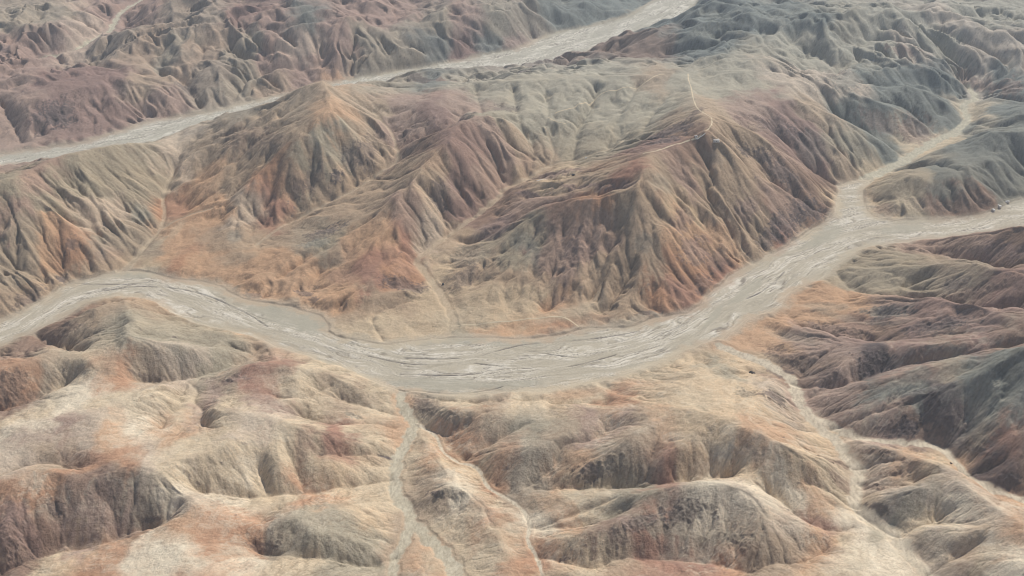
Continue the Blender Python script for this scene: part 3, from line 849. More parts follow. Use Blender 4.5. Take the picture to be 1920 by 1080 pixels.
# grey and green beds
patches('185,460,22,24,25,g,.8,.6 205,475,30,14,0,p,.4,.7 265,395,22,18,20,b,.6,.6 440,443,16,14,0,b,.7,.4 310,105,20,14,0,e,.6,.5 305,130,18,12,10,b,.5,.5 540,60,40,30,0,m,.5,.6 560,25,30,20,0,b,.5,.7 90,50,20,14,0,b,.3,.7')
patches('980,455,24,20,0,b,.55,.6 1000,470,16,24,0,b,.5,.6 1170,400,26,22,0,g,.5,.7 1205,455,20,18,-40,b,.5,.6 1335,300,26,18,0,g,.5,.7 1530,275,40,34,10,b,.5,.7 950,830,70,34,10,g,.5,.6 880,775,60,16,20,e,.5,.7 1030,790,70,20,20,e,.4,.7 1050,935,60,12,-10,e,.5,.7 600,1000,60,24,-10,e,.5,.7 230,590,60,20,0,e,.55,.6 330,640,80,16,10,e,.6,.7')
patches('1700,935,60,22,-10,b,.65,.6 1760,740,60,16,-15,b,.5,.7 1840,760,36,50,10,b,.5,.7 1700,735,70,14,-8,b,.6,.7 1640,520,90,22,0,e,.45,.7 1760,530,70,20,10,g,.4,.7 1600,600,90,8,3,e,.5,.7 1540,575,60,8,0,E,.5,.7 1800,690,40,14,0,e,.5,.7 1480,630,60,14,10,E,.4,.7')
# dark bare rock; some patches put the shade of hill faces into colour
DARK_FROM = len(PATCHES)
patches('110,215,36,30,-15,k,.8,1.4 75,225,16,26,0,k,.6,1.4 160,190,50,20,20,p,.6,1.4 230,160,26,14,0,k,.4,1.4 350,170,20,12,0,k,.6,1.4 135,460,14,16,0,k,.5,1.5 60,560,30,20,-25,k,.5,1.5 115,525,12,10,0,k,.7,1.5')
patches('785,150,26,12,0,k,.6,1.0 975,138,24,7,-10,k,.6,1.2 945,205,30,10,-5,k,.5,1.2 1260,245,50,9,-18,k,.7,1.4 1250,262,40,9,-15,k,.7,1.4 1300,215,26,7,-25,k,.5,1.4 830,150,30,6,0,p,.6,1.2 1010,128,30,6,0,p,.6,1.2')
patches('1395,285,18,14,30,k,.7,1.5 1432,292,18,14,30,k,.8,1.5 1460,320,26,18,30,k,.65,1.5 1490,340,20,14,30,k,.5,1.5 1520,395,30,22,40,k,.7,1.5 1500,380,26,20,40,k,.5,1.5 1470,430,26,24,45,k,.65,1.5 1440,445,16,24,30,k,.6,1.5 1400,390,24,22,40,p,.6,1.5 1450,235,34,14,10,k,.5,1.5 1510,265,30,12,20,k,.45,1.5 1480,250,26,12,0,k,.5,1.4 1390,225,20,10,20,p,.6,1.4')
patches('1300,470,26,34,30,p,.6,1.5 1280,410,20,26,30,p,.5,1.5 1345,480,20,30,35,k,.4,1.5 1320,530,20,24,30,k,.45,1.5 1220,590,26,8,0,k,.6,1.5 1080,460,34,36,0,p,.5,1.3 1030,425,30,26,0,p,.3,1.3 880,480,40,22,-25,g,.4,1.5 870,520,34,16,-25,k,.4,1.5 760,535,46,14,10,k,.6,1.2')
patches('660,290,20,24,0,k,.55,1.5 690,280,16,26,0,k,.5,1.5 632,330,14,12,0,k,.8,1.5 590,330,16,26,10,k,.5,1.5 500,260,34,22,0,d,.5,1.5 450,255,24,30,0,d,.45,1.5 555,355,14,20,0,k,.45,1.5 820,370,16,30,0,k,.6,1.5 845,350,14,24,0,p,.5,1.5 620,430,34,9,-20,k,.6,1.4 600,440,40,9,-20,k,.45,1.4 590,455,34,8,-10,b,.5,1.2 570,550,20,6,0,k,.6,1.3 590,560,16,7,0,k,.5,1.3 475,555,22,7,8,k,.5,1.3')
patches('1050,325,50,7,-10,p,.7,1.0 1000,365,44,9,-10,p,.8,1.0 1080,355,60,9,-4,p,.7,1.0 1170,345,36,9,0,p,.7,1.0 930,425,36,18,-20,p,.85,.8 780,260,24,10,-20,p,.6,1.2 760,250,30,8,-20,k,.4,1.2 830,240,40,20,0,p,.5,1.0')
patches('1660,590,50,16,-10,b,.6,1.5 1690,575,40,12,-10,k,.5,1.5 1760,610,60,16,-5,k,.6,1.5 1790,600,30,12,0,k,.6,1.5 1560,615,50,10,5,d,.8,1.6 1600,625,40,9,5,d,.7,1.6 1655,600,26,10,-20,k,.5,1.6 1645,680,40,22,0,k,.9,1.5 1620,695,14,12,0,k,.7,1.5 1720,670,50,12,-5,d,.7,1.5 1480,680,46,22,25,d,.6,1.5 1465,700,34,14,25,k,.6,1.5 1550,700,26,12,-20,k,.5,1.5')
patches('1745,768,20,30,0,k,.95,1.2 1700,795,20,18,0,k,.85,1.5 1670,805,34,16,10,k,.6,1.5 1770,800,26,24,0,k,.6,1.5 1830,845,40,12,10,k,.55,1.5 1720,740,60,10,-8,k,.5,1.5 1880,905,40,16,-5,k,.9,1.2 1640,950,26,10,25,k,.7,1.5 1790,535,26,10,-10,k,.6,1.3 1830,545,60,14,-15,d,.6,1.5 1880,470,60,20,5,p,.7,1.2 1800,460,60,9,5,d,.6,1.2 1880,680,20,40,0,b,.4,1.5')  # the low right-hand face among these is shadow put into the colour
patches('105,950,22,16,20,k,.45,1.6 210,900,46,20,-10,k,.28,1.5 285,970,20,7,-10,k,.6,1.5 500,1025,30,14,-10,k,.5,1.8 20,1010,30,40,0,p,.6,1.4 440,710,34,9,-8,p,.7,1.2 280,708,30,7,0,k,.5,1.5 130,620,40,10,-25,d,.5,1.2 20,720,40,30,-20,d,.6,1.2')
patches('1290,960,50,24,-5,k,.5,1.6 1200,980,50,14,-20,k,.5,1.6 1150,1010,30,20,-20,k,.35,1.6 1380,1010,36,20,0,g,.5,1.6 1115,880,34,18,0,k,.7,1.6 1150,870,30,20,0,g,.6,1.5 800,755,30,12,20,k,.5,1.4 850,780,40,12,25,g,.6,1.4 815,925,16,6,20,k,.8,1.3 850,925,24,10,0,g,.6,1.3 1060,1045,14,5,10,k,.7,1.5 660,780,20,7,15,g,.8,1.5 725,855,20,3,12,k,.9,.8')
patches('1560,865,40,5,10,d,.7,1.5 1640,845,40,5,10,d,.8,1.5 1680,862,40,4,8,d,.6,1.5 1670,885,40,4,6,d,.6,1.5 1650,913,40,5,0,d,.7,1.5 1580,910,30,10,25,d,.6,1.6 1450,740,26,9,30,k,.6,1.6 1395,735,18,10,10,g,.6,1.6 1350,30,60,12,-5,b,.6,1.2 1320,62,50,14,-10,b,.7,1.2 1600,145,50,16,-15,b,.5,1.3 1700,190,60,22,20,b,.5,1.3 1660,235,60,22,20,p,.4,1.4')
patches('1720,240,40,20,30,p,.5,1.4 1830,150,60,16,10,p,.6,1.4 1900,160,30,14,0,p,.6,1.4 1780,120,40,9,0,b,.5,1.3 1690,95,34,9,0,p,.6,1.3 1500,22,80,12,0,b,.6,1.2 1740,385,50,18,0,d,.6,1.2 1830,375,46,22,0,d,.6,1.2 1660,395,30,14,0,d,.6,1.0 1700,385,30,18,0,t,.5,.8')
ctr = at([p[0] for p in PATCHES], [p[1] for p in PATCHES])
ex = at([p[0] + p[2] * math.cos(math.radians(p[4])) for p in PATCHES], [p[1] + p[2] * math.sin(math.radians(p[4])) for p in PATCHES])
ey = at([p[0] + p[3] * math.sin(math.radians(p[4])) for p in PATCHES], [p[1] - p[3] * math.cos(math.radians(p[4])) for p in PATCHES])
ROCK = np.zeros(N, f32)
edge1 = 0.5 * big + 0.6 * med + 0.7 * ST2 * steep + 0.35 * sml + 0.25 * ST1
edge2 = 0.8 * med + 0.7 * sml + 0.5 * ST1 * steep
for i, (px, py, rx, ry, tilt, so, amt, rug) in enumerate(PATCHES):
    c = ctr[i, :2]; a = ex[i, :2] - c; b = ey[i, :2] - c
    la, lb = np.linalg.norm(a), np.linalg.norm(b); mpp = np.hypot(c[1], CAM_H) / FPX
    a *= min(1, rx * mpp * 3.0 / max(la, 1)); b *= min(1, ry * mpp * 3.2 / max(lb, 1))
    det = a[0] * b[1] - a[1] * b[0]
    if abs(det) < 0.15 * np.linalg.norm(a) * np.linalg.norm(b):
        n = np.array([-a[1], a[0]]) / (np.linalg.norm(a) + 1e-6); b = n * ry * mpp * 1.5; det = a[0] * b[1] - a[1] * b[0]
    R = 1.9 * (abs(a) + abs(b))
    r0, r1 = np.searchsorted(yy, [c[1] - R[1], c[1] + R[1]])
    if r0 >= r1: continue
    base = r0 * COLS; sl = slice(base, r1 * COLS)
    sub = np.nonzero(np.abs(VX[sl] - c[0]) < R[0])[0] + base
    dx, dy = VX[sub] - c[0], VY[sub] - c[1]
    u = (dx * b[1] - dy * b[0]) / det; v = (a[0] * dy - a[1] * dx) / det
    d = np.sqrt(u * u + v * v)
    e = edge1[sub] * 0.75 * min(rug + .3, 1.1) + (edge2[sub] * 0.55 * (rug - 0.6) if rug > 0.9 else 0)
    m = sstep(1.25, 0.55, d + e * 0.8) if rug < 0.9 else sstep(1.02, 0.74, d + e * 0.9)
    m = (m * amt * (0.6 if i < DARK_FROM else 1.0)).astype(f32)
    if i >= DARK_FROM and so in 'kdpgb': ROCK[sub] = np.maximum(ROCK[sub], m * min(1, rug / 1.4))
    tone = (1 + (0.16 * pale[sub] + 0.10 * sml[sub] if rug < 0.9 else np.clip(0.45 * sml[sub] + 0.5 * med[sub] + 0.25 * ST1[sub], -0.45, 0.7)))[:, None]
    COL[sub] += (SOIL[so].astype(f32) * tone - COL[sub]) * m[:, None]
# loose dark stones lie in strings down the slopes
peb = sstep(0.42, 0.62, perlin(VX / 4.6, VY / 4.6, 311) + 0.35 * ST1 + 0.3 * ST2) * (0.25 + 0.75 * steep) * np.clip(0.55 + 1.3 * fbm(VX / 90, VY / 90, 2, 313), 0, 1)
COL = COL * (1 - 0.36 * peb * free)[:, None]
# bare rock also shows as speckle on the steeper slopes of the massif
spk = sstep(0.50, 0.74, med * 0.9 + 0.55 * sml + 0.35 * ST2 + 0.35 * big) * sstep(0.25, 0.55, slope0) * 0.6
COL = mix(COL, np.tile(SOIL['k'].astype(f32) * 1.1, (N, 1)), spk * free)
ROCK = np.maximum(ROCK, spk) * free
VZ = VZ + ROCK * (np.abs(fbm(VX / 15.0, VY / 15.0, 4, 301)) * 13.0 - 1.5)
# salt crust and pale silt, in thin branching threads, on the gentle near hills
vein = (1 - np.abs(fbm(wx / 46 + 0.6 * med, wy / 46, 4, 241))) ** 9
COL = mix(COL, np.tile(SOIL['c'].astype(f32) * 0.98, (N, 1)), np.clip(vein * (0.5 * nearw) * free * sstep(-0.15, 0.4, big + 0.5 * med) * (1 - ROCK), 0, 0.8))
vein2 = (1 - np.abs(fbm(wx / 30 + 0.6 * med, wy / 42, 4, 247))) ** 12
COL = mix(COL, COL * np.array([0.70, 0.64, 0.60], f32), np.clip(vein2 * free * (0.55 + 0.3 * nearw) * sstep(-0.3, 0.3, -big), 0, 0.7))

# ------------------------------------------------------------------ river beds: bars, threads and silt flats along the flow
CENTRES = ['-260,705 0,632 60,602 130,560 200,537 270,532 340,560 420,590 520,622 620,655 720,690 830,698 950,694 1080,684 1200,658 1300,622 1390,562 1470,515 1560,470 1660,442 1780,432 1920,400 2150,357',
           '-260,337 0,300 167,274 290,250 430,212 540,190 640,162 840,128 960,115 1050,90 1130,68 1210,38 1270,5 1330,-20 1420,-50']
RS, RT = np.zeros(N, f32), np.zeros(N, f32)
def river_frame(sel, s, z, seed):
    a = P(s); x, y = on_level(a[:, 0], a[:, 1], z)
    l = smooth_line(np.stack([x, y, 0 * x], 1), 25.0)[:, :2]
    cum = np.concatenate([[0], np.cumsum(np.linalg.norm(np.diff(l, axis=0), axis=1))])
    ids = np.nonzero(sel)[0]; x, y = VX[ids], VY[ids]
    best = np.full(len(ids), 1e9, f32); bs = np.zeros(len(ids), f32); bt = np.zeros(len(ids), f32)
    for k in range(len(l) - 1):
        e = l[k + 1] - l[k]; L = np.linalg.norm(e); e /= L
        near_ = np.nonzero(np.abs(y - l[k, 1]) < 260)[0]
        if not len(near_): continue
        rx, ry = x[near_] - l[k, 0], y[near_] - l[k, 1]
        t = np.clip(rx * e[0] + ry * e[1], 0, L); d = np.hypot(rx - t * e[0], ry - t * e[1])
        h = d < best[near_]; q = near_[h]
        best[q] = d[h]; bs[q] = cum[k] + t[h]; bt[q] = (ry * e[0] - rx * e[1])[h]
    RS[ids] = bs + seed; RT[ids] = bt
river_frame(M_MAIN, CENTRES[0], 0.0, 0); river_frame(M_FAR, CENTRES[1], FAR_Z, 9000)
# washes: frame from the fall line is enough
ids = np.nonzero((bed < 1.15) & ~RIV)[0]
def bed_colour(s, t, x, y, base, light, dark, fine):
    w1 = perlin(s / 220, t / 60, 401) ; w2 = perlin(s / 85, t / 26, 402); w3 = perlin(s / 30, t / 10, 403)
    tt = t + 20 * w1 + 9 * w2 + 2.0 * w3
    th = (1 - np.abs(fbm(s / 230, tt / 12, 3, 405))) ** 12
    th2 = (1 - np.abs(fbm(s / 90 + 3, tt / 5.2 + 7, 3, 409))) ** 8
    bars = fbm(s / 190, tt / 30, 4, 413)
    grain = fbm(x / 4, y / 4, 2, 417)
    c = base[None] * (1 + 0.12 * bars + 0.09 * grain)[:, None]
    act = sstep(-0.30, 0.25, bars + 0.30 * w1)
    c = mix(c, np.tile(light, (len(s), 1)), np.clip((0.75 * th + 0.95 * th2) * (0.22 + act) * fine * (0.8 + 0.6 * grain), 0, 0.95))
    dk = (1 - np.abs(fbm(s / 220 + 11, tt / 8 + 5, 3, 421))) ** 18
    return mix(c, np.tile(dark, (len(s), 1)), np.clip(dk * 0.75 * (0.4 + act), 0, 0.8)).astype(f32)
L_BASE, L_LIGHT, L_DARK = srgb(184, 173, 151), srgb(224, 215, 198), srgb(118, 108, 96)
riv = np.nonzero(M_MAIN)[0]
COL[riv] = bed_colour(RS[riv], RT[riv], VX[riv], VY[riv], L_BASE, L_LIGHT, L_DARK, 1.0)
riv = np.nonzero(M_FAR)[0]
COL[riv] = bed_colour(RS[riv], RT[riv] * 0.8, VX[riv], VY[riv], srgb(180, 174, 157), srgb(220, 213, 197), L_DARK, 1.1)
# silt flats inside the bed
FLATS = '545,597,64,20,12 500,585,40,10,12 585,612,30,14,0 170,583,60,9,-22 240,515,60,7,0 1400,545,40,12,-35 1550,440,34,16,-20 1530,455,30,10,-20 1690,430,50,7,-4 860,640,60,6,0 830,720,90,12,0 950,722,60,9,-4 1340,590,26,10,-45 960,645,60,5,0'
for q in FLATS.split():
    px, py, rx, ry, tl = [float(v) for v in q.split(',')]
    c0 = at([px], [py])[0]; a = at([px + rx * math.cos(math.radians(tl))], [py + rx * math.sin(math.radians(tl))])[0] - c0; b = at([px], [py - ry])[0] - c0
    ids2 = np.nonzero(M_MAIN & (np.abs(VX - c0[0]) < 2.0 * abs(a[0]) + 40) & (np.abs(VY - c0[1]) < 1.6 * (abs(b[1]) + abs(a[1])) + 10))[0]
    det = a[0] * b[1] - a[1] * b[0]; dx, dy = VX[ids2] - c0[0], VY[ids2] - c0[1]
    d = np.hypot((dx * b[1] - dy * b[0]) / det, (a[0] * dy - a[1] * dx) / det) + 0.35 * edge1[ids2]
    m = sstep(1.15, 0.75, d + 0.25 * med[ids2]) * 0.68
    COL[ids2] = mix(COL[ids2], np.tile(srgb(172, 165, 146), (len(ids2), 1)).astype(f32) * (1 + 0.10 * med[ids2] + 0.05 * sml[ids2])[:, None], m)
# threads of dark wet sand
THREADS = ['127,532 187,533 240,533 290,528', '170,550 250,538 320,540 380,552 430,572 470,592 505,615', '640,631 668,640', '757,671 830,673 890,669 940,656 985,646 1050,641 1130,633 1205,621', '990,658 1040,666 1080,671', '890,681 940,688 962,694',
           '1065,688 1110,678 1155,665', '750,702 850,704 905,700', '770,732 830,738 875,738 920,731 942,725', '1400,560 1430,546 1455,526 1472,508', '1563,408 1535,425 1515,440 1495,452 1470,466 1440,482', '1485,545 1505,535 1520,531', '690,668 760,682 800,684']
thr = [np.concatenate([np.stack(on_level(P(s)[:, 0], P(s)[:, 1], 0.0), 1), np.zeros((len(P(s)), 1))], 1) for s in THREADS]
dth = near_line_dist([smooth_line(t, 8.0) for t in thr], 14) + 2.2 * wob
tm = sstep(2.6, 0.8, dth) * M_MAIN * np.clip(0.75 + perlin(VX / 60, VY / 60, 431), 0.2, 1)
COL = mix(COL, np.tile(srgb(92, 86, 84), (N, 1)).astype(f32), tm * 0.85)
VZ = VZ - tm * 0.7
# washes and gully floors
for kind, base, light, dark, amt in ((1, (184, 176, 152), (208, 200, 178), (140, 132, 114), 1.0), (2, (190, 178, 153), (212, 202, 178), (146, 132, 110), 1.0), (3, (202, 188, 163), (218, 204, 180), (138, 118, 98), 1.0), (4, (184, 164, 136), (198, 180, 152), (140, 118, 98), .62)):
    ids2 = np.nonzero((BEDKIND == kind) & ~RIV)[0]
    s = VX[ids2] * BX[ids2] + VY[ids2] * BY[ids2]
    x, y = VX[ids2], VY[ids2]
    wv = (1 - np.abs(fbm(x / 12, y / 26, 3, 441))) ** 5; dk = (1 - np.abs(fbm(x / 10 + 9, y / 30, 2, 445))) ** 9
    c = np.tile(srgb(*base), (len(ids2), 1)) * (1 + 0.12 * med[ids2] + 0.06 * sml[ids2])[:, None]
    c = mix(mix(c, np.tile(srgb(*light), (len(ids2), 1)), np.clip(wv * 0.8, 0, 1)), np.tile(srgb(*dark), (len(ids2), 1)), np.clip(dk * 0.55, 0, .6))
    COL[ids2] = mix(COL[ids2], c.astype(f32), (sstep(1.0, 0.6, bed[ids2] + 0.2 * sml[ids2]) * amt).astype(f32))
# the margins of the bed: silt and slope wash lap over it in tongues
tong = sstep(-30, -2, D_OUT + 26 * med + 14 * big + 8 * sml) * RIV
COL = mix(COL, sample_base(VX + 30 * big, VY + 30 * med).astype(f32) * 0.5 + srgb(190, 176, 150).astype(f32) * 0.5, (tong * 0.75).astype(f32))
spill = sstep(34, 2, D_OUT + 22 * med + 16 * big) * (~RIV) * sstep(0.55, 0.2, slope0)
COL = mix(COL, np.tile(srgb(186, 174, 152), (N, 1)).astype(f32) * (1 + 0.12 * sml)[:, None], (spill * 0.6).astype(f32))
VZ = VZ + RIV * (COL.mean(1) - 0.36) * 3.5
# thin dry lip along the river banks
lip = sstep(9, 2, np.abs(D_OUT - 2)) * (0.5 + 0.5 * med)
COL = mix(COL, np.tile(srgb(196, 180, 156), (N, 1)).astype(f32), np.clip(lip * 0.5, 0, .6) * (D_BANK < 50))
COL = np.clip(COL, 0.012, 0.82).astype(f32)
VZ = VZ.astype(f32)
# ------------------------------------------------------------------ build the sheet, cut into the pieces of the land
GP = np.stack([VX, VY, VZ], 1).reshape(ROWS, COLS, 3)
du = np.gradient(GP, axis=1); dv = np.gradient(GP, axis=0)
NRM = np.cross(du, dv).reshape(-1, 3); NRM /= np.linalg.norm(NRM, axis=1)[:, None]
idx = np.arange(N, dtype=np.int32).reshape(ROWS, COLS)
QUADS = np.stack([idx[:-1, :-1], idx[:-1, 1:], idx[1:, 1:], idx[1:, :-1]], -1).reshape(-1, 4)
PTS = GP.reshape(-1, 3).astype(f32)
def sheet(name, pts, quads, nrm, col, mat, rough=None):
    used = np.zeros(len(pts), bool); used[quads.ravel()] = True
    remap = np.cumsum(used, dtype=np.int32) - 1
    me = bpy.data.meshes.new(name)
    p = pts[used]; q = remap[quads].astype(np.int32)
    me.vertices.add(len(p)); me.vertices.foreach_set('co', np.ascontiguousarray(p, f32).ravel())
    me.loops.add(q.size); me.loops.foreach_set('vertex_index', np.ascontiguousarray(q).ravel())
    me.polygons.add(len(q)); me.polygons.foreach_set('loop_start', np.arange(0, q.size, 4, dtype=np.int32))
    me.polygons.foreach_set('use_smooth', np.ones(len(q), bool))
    me.update(calc_edges=True)
    if nrm is not None: me.normals_split_custom_set_from_vertices(np.ascontiguousarray(nrm[used], f32))
    a = me.attributes.new('earth', 'FLOAT_COLOR', 'POINT')
    a.data.foreach_set('color', np.ascontiguousarray(np.concatenate([col[used], np.ones((len(p), 1))], 1), f32).ravel())
    me.materials.append(mat)
    o = bpy.data.objects.new(name, me)
    scene.collection.objects.link(o)
    return o
# ------------------------------------------------------------------ materials
def earth_material(name, bump, grain, scale=1.0):
    """soil: the ground colour with fine grain, pebbles and relief"""
    m = bpy.data.materials.new(name); m.use_nodes = True
    nt = m.node_tree; nd = nt.nodes; lk = nt.links
    b = nd['Principled BSDF']; b.inputs['Roughness'].default_value = 0.93; b.inputs['Specular IOR Level'].default_value = 0.18
    at_ = nd.new('ShaderNodeAttribute'); at_.attribute_name = 'earth'
    tc = nd.new('ShaderNodeNewGeometry')
    n1 = nd.new('ShaderNodeTexNoise'); n1.inputs['Scale'].default_value = 0.22 * scale; n1.inputs['Detail'].default_value = 6; n1.inputs['Roughness'].default_value = 0.68
    n2 = nd.new('ShaderNodeTexNoise'); n2.inputs['Scale'].default_value = 0.06 * scale; n2.inputs['Detail'].default_value = 8; n2.inputs['Roughness'].default_value = 0.72
    for n in (n1, n2): lk.new(tc.outputs['Position'], n.inputs['Vector'])
    mr = nd.new('ShaderNodeMapRange'); mr.inputs['From Min'].default_value = 0.25; mr.inputs['From Max'].default_value = 0.75
    mr.inputs['To Min'].default_value = 1 - grain; mr.inputs['To Max'].default_value = 1 + grain
    lk.new(n1.outputs['Fac'], mr.inputs['Value'])
    mx = nd.new('ShaderNodeVectorMath'); mx.operation = 'SCALE'
    lk.new(at_.outputs['Color'], mx.inputs[0]); lk.new(mr.outputs['Result'], mx.inputs['Scale']); lk.new(mx.outputs['Vector'], b.inputs['Base Color'])
    ad = nd.new('ShaderNodeMath'); ad.operation = 'ADD'
    lk.new(n1.outputs['Fac'], ad.inputs[0])
    m2 = nd.new('ShaderNodeMath'); m2.operation = 'MULTIPLY'; m2.inputs[1].default_value = 2.4
    lk.new(n2.outputs['Fac'], m2.inputs[0]); lk.new(m2.outputs['Value'], ad.inputs[1])
    bp = nd.new('ShaderNodeBump'); bp.inputs['Strength'].default_value = 1.0; bp.inputs['Distance'].default_value = bump
    lk.new(ad.outputs['Value'], bp.inputs['Height']); lk.new(bp.outputs['Normal'], b.inputs['Normal'])
    return m
MAT_HILL = earth_material('desert_soil', 1.3, 0.12)
MAT_BED = earth_material('river_gravel', 0.35, 0.09, 1.4)
MAT_WASH = earth_material('wash_sand', 0.6, 0.10, 1.3)
def plain_material(name, rgb, rough=0.85, var=0.12, scale=0.8):
    m = bpy.data.materials.new(name); m.use_nodes = True
    nd, lk = m.node_tree.nodes, m.node_tree.links
    b = nd['Principled BSDF']; b.inputs['Roughness'].default_value = rough
    n = nd.new('ShaderNodeTexNoise'); n.inputs['Scale'].default_value = scale; n.inputs['Detail'].default_value = 5
    g = nd.new('ShaderNodeNewGeometry'); lk.new(g.outputs['Position'], n.inputs['Vector'])
    r = nd.new('ShaderNodeMix'); r.data_type = 'RGBA'
    r.inputs['A'].default_value = [v * (1 - var) for v in rgb] + [1]; r.inputs['B'].default_value = [min(1, v * (1 + var)) for v in rgb] + [1]
    lk.new(n.outputs['Fac'], r.inputs['Factor']); lk.new(r.outputs['Result'], b.inputs['Base Color'])
    return m

# ------------------------------------------------------------------ pieces of the setting
hp = np.vstack(HILL_PTS)
LX, LY = GXX[::6, ::6], GYY[::6, ::6]
bestd = np.full(LX.shape, 1e12); lab = np.zeros(LX.shape, np.int16)
for hx, hy, hid in hp:
    d = (LX - hx) ** 2 + (LY - hy) ** 2; h = d < bestd
    bestd[h] = d[h]; lab[h] = int(hid)
side = lambda x, y: lab[np.clip(((y - Y0) / (6 * CELL) + .5).astype(int), 0, lab.shape[0] - 1), np.clip(((x - X0) / (6 * CELL) + .5).astype(int), 0, lab.shape[1] - 1)]
V_LAB = side(VX, VY)
PIECE = V_LAB.astype(np.int16)                      # hills 0..
KIND_WASH = np.where((BEDKIND > 0) & (bed < 0.95), BEDKIND, 0)
PIECE = np.where(KIND_WASH > 0, 100 + KIND_WASH, PIECE)
PIECE = np.where(M_MAIN, 200, np.where(M_FAR, 201, PIECE))
FACE_PIECE = PIECE[QUADS[:, 0]]
NAMES = {101: ('tributary_bed', MAT_BED), 102: ('stream_bed', MAT_WASH), 103: ('sandy_wash', MAT_WASH), 104: ('gully_floor', MAT_WASH), 200: ('river_bed', MAT_BED), 201: ('river_bed', MAT_BED)}
for pid in np.unique(FACE_PIECE):
    name, mat = NAMES.get(int(pid), ('hill', MAT_HILL))
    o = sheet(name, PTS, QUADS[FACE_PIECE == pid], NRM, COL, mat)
    o['kind'] = 'structure'

# the land beyond the picture, coarse, out to the horizon
xs = np.concatenate([np.linspace(-16000, -4300, 60), np.linspace(-4200, 4200, 90), np.linspace(4300, 16000, 60)]).astype(f32)
ys = np.concatenate([np.linspace(-9000, 1000, 50), np.linspace(1090, 7300, 80), np.linspace(7450, 24000, 80)]).astype(f32)
OX, OY = np.meshgrid(xs, ys); ox, oy = OX.ravel(), OY.ravel()
inside = (ox > X0 + 30) & (ox < X1 - 30) & (oy > Y0 + 30) & (oy < Y1 - 30)
oz = np.where(inside, bspline(H, ox, oy), (1 - np.abs(fbm(ox / 900, oy / 900, 4, 31))) ** 3 * 230 + 20 + 60 * fbm(ox / 3500, oy / 3500, 2, 37)).astype(f32)
fan = (oy > yy[0] + 40) & (oy < yy[-1] - 60) & (np.abs(ox) < np.interp(oy, yy, amax * yy) - 60)
rim = (oy > yy[0] - 60) & (oy < yy[-1] + 120) & (np.abs(ox) < np.interp(oy, yy, amax * yy) + 120)
oz = np.where(rim, oz - 25, oz)
oq = np.arange(len(ox), dtype=np.int32).reshape(OX.shape)
oq = np.stack([oq[:-1, :-1], oq[:-1, 1:], oq[1:, 1:], oq[1:, :-1]], -1).reshape(-1, 4)
oq = oq[~fan[oq].all(1)]
och = fbm(ox / 600, oy / 600, 4, 501)[:, None]
oc = SOIL['n'] * (1 + 0.3 * och) * (1 - np.clip(och, 0, 1)) + SOIL['E'] * np.clip(och, 0, 1)
far = sheet('terrain', np.stack([ox, oy, oz], 1).astype(f32), oq, None, oc.astype(f32), MAT_HILL); far['kind'] = 'structure'

# ------------------------------------------------------------------ ground height of the finished land
GZ = VZ.reshape(ROWS, COLS)
def ground(x, y):
    x, y = np.atleast_1d(np.asarray(x, float)), np.atleast_1d(np.asarray(y, float))
    r = np.clip(np.searchsorted(yy, y) - 1, 0, ROWS - 2); t = (y - yy[r]) / (yy[r + 1] - yy[r])
    def row(rr):
        c = (x / (amax[rr] * yy[rr]) + 1) * 0.5 * (COLS - 1); i = np.clip(c.astype(int), 0, COLS - 2); s = c - i
        return GZ[rr, i] * (1 - s) + GZ[rr, i + 1] * s
    return row(r) * (1 - t) + row(r + 1) * t
def link(name, verts, faces, mat, parent=None, smooth=False):
    me = bpy.data.meshes.new(name); me.from_pydata([tuple(map(float, v)) for v in verts], [], faces); me.materials.append(mat)
    me.polygons.foreach_set('use_smooth', [smooth] * len(me.polygons))
    me.update()
    o = bpy.data.objects.new(name, me); scene.collection.objects.link(o)
    if parent: o.parent = parent
    return o
def tag(o, label, cat, group=None):
    o['label'], o['category'] = label, cat
    if group: o['group'] = group
    return o

# ------------------------------------------------------------------ dirt tracks: worn ribbons lying on the ground
MAT_TRACK = plain_material('track_dust', srgb(208, 190, 158), 0.95, 0.10, 0.15)
for w, s in TRACKS:
    a = P(s); q = at(a[:, 0], a[:, 1]); l = smooth_line(q, 6.0)[:, :2]
    d = np.gradient(l, axis=0); d /= np.linalg.norm(d, axis=1)[:, None] + 1e-9
    nrm = np.stack([-d[:, 1], d[:, 0]], 1)
    ww = w * (0.8 + 0.35 * perlin(l[:, 0] / 25, l[:, 1] / 25, 511))
    vs = []
    offs = np.linspace(-1, 1, 5)
    for o_ in offs:
        p = l + nrm * (ww * o_)[:, None]
        vs.append(np.column_stack([p, ground(p[:, 0], p[:, 1]) + 0.35 - 0.25 * abs(o_)]))
    vs = np.stack(vs, 1); n = len(l)
    fs = [(i * 5 + j, (i + 1) * 5 + j, (i + 1) * 5 + j + 1, i * 5 + j + 1) for i in range(n - 1) for j in range(4)]
    o = link('dirt_track', vs.reshape(-1, 3), fs, MAT_TRACK, smooth=True); o['kind'] = 'structure'

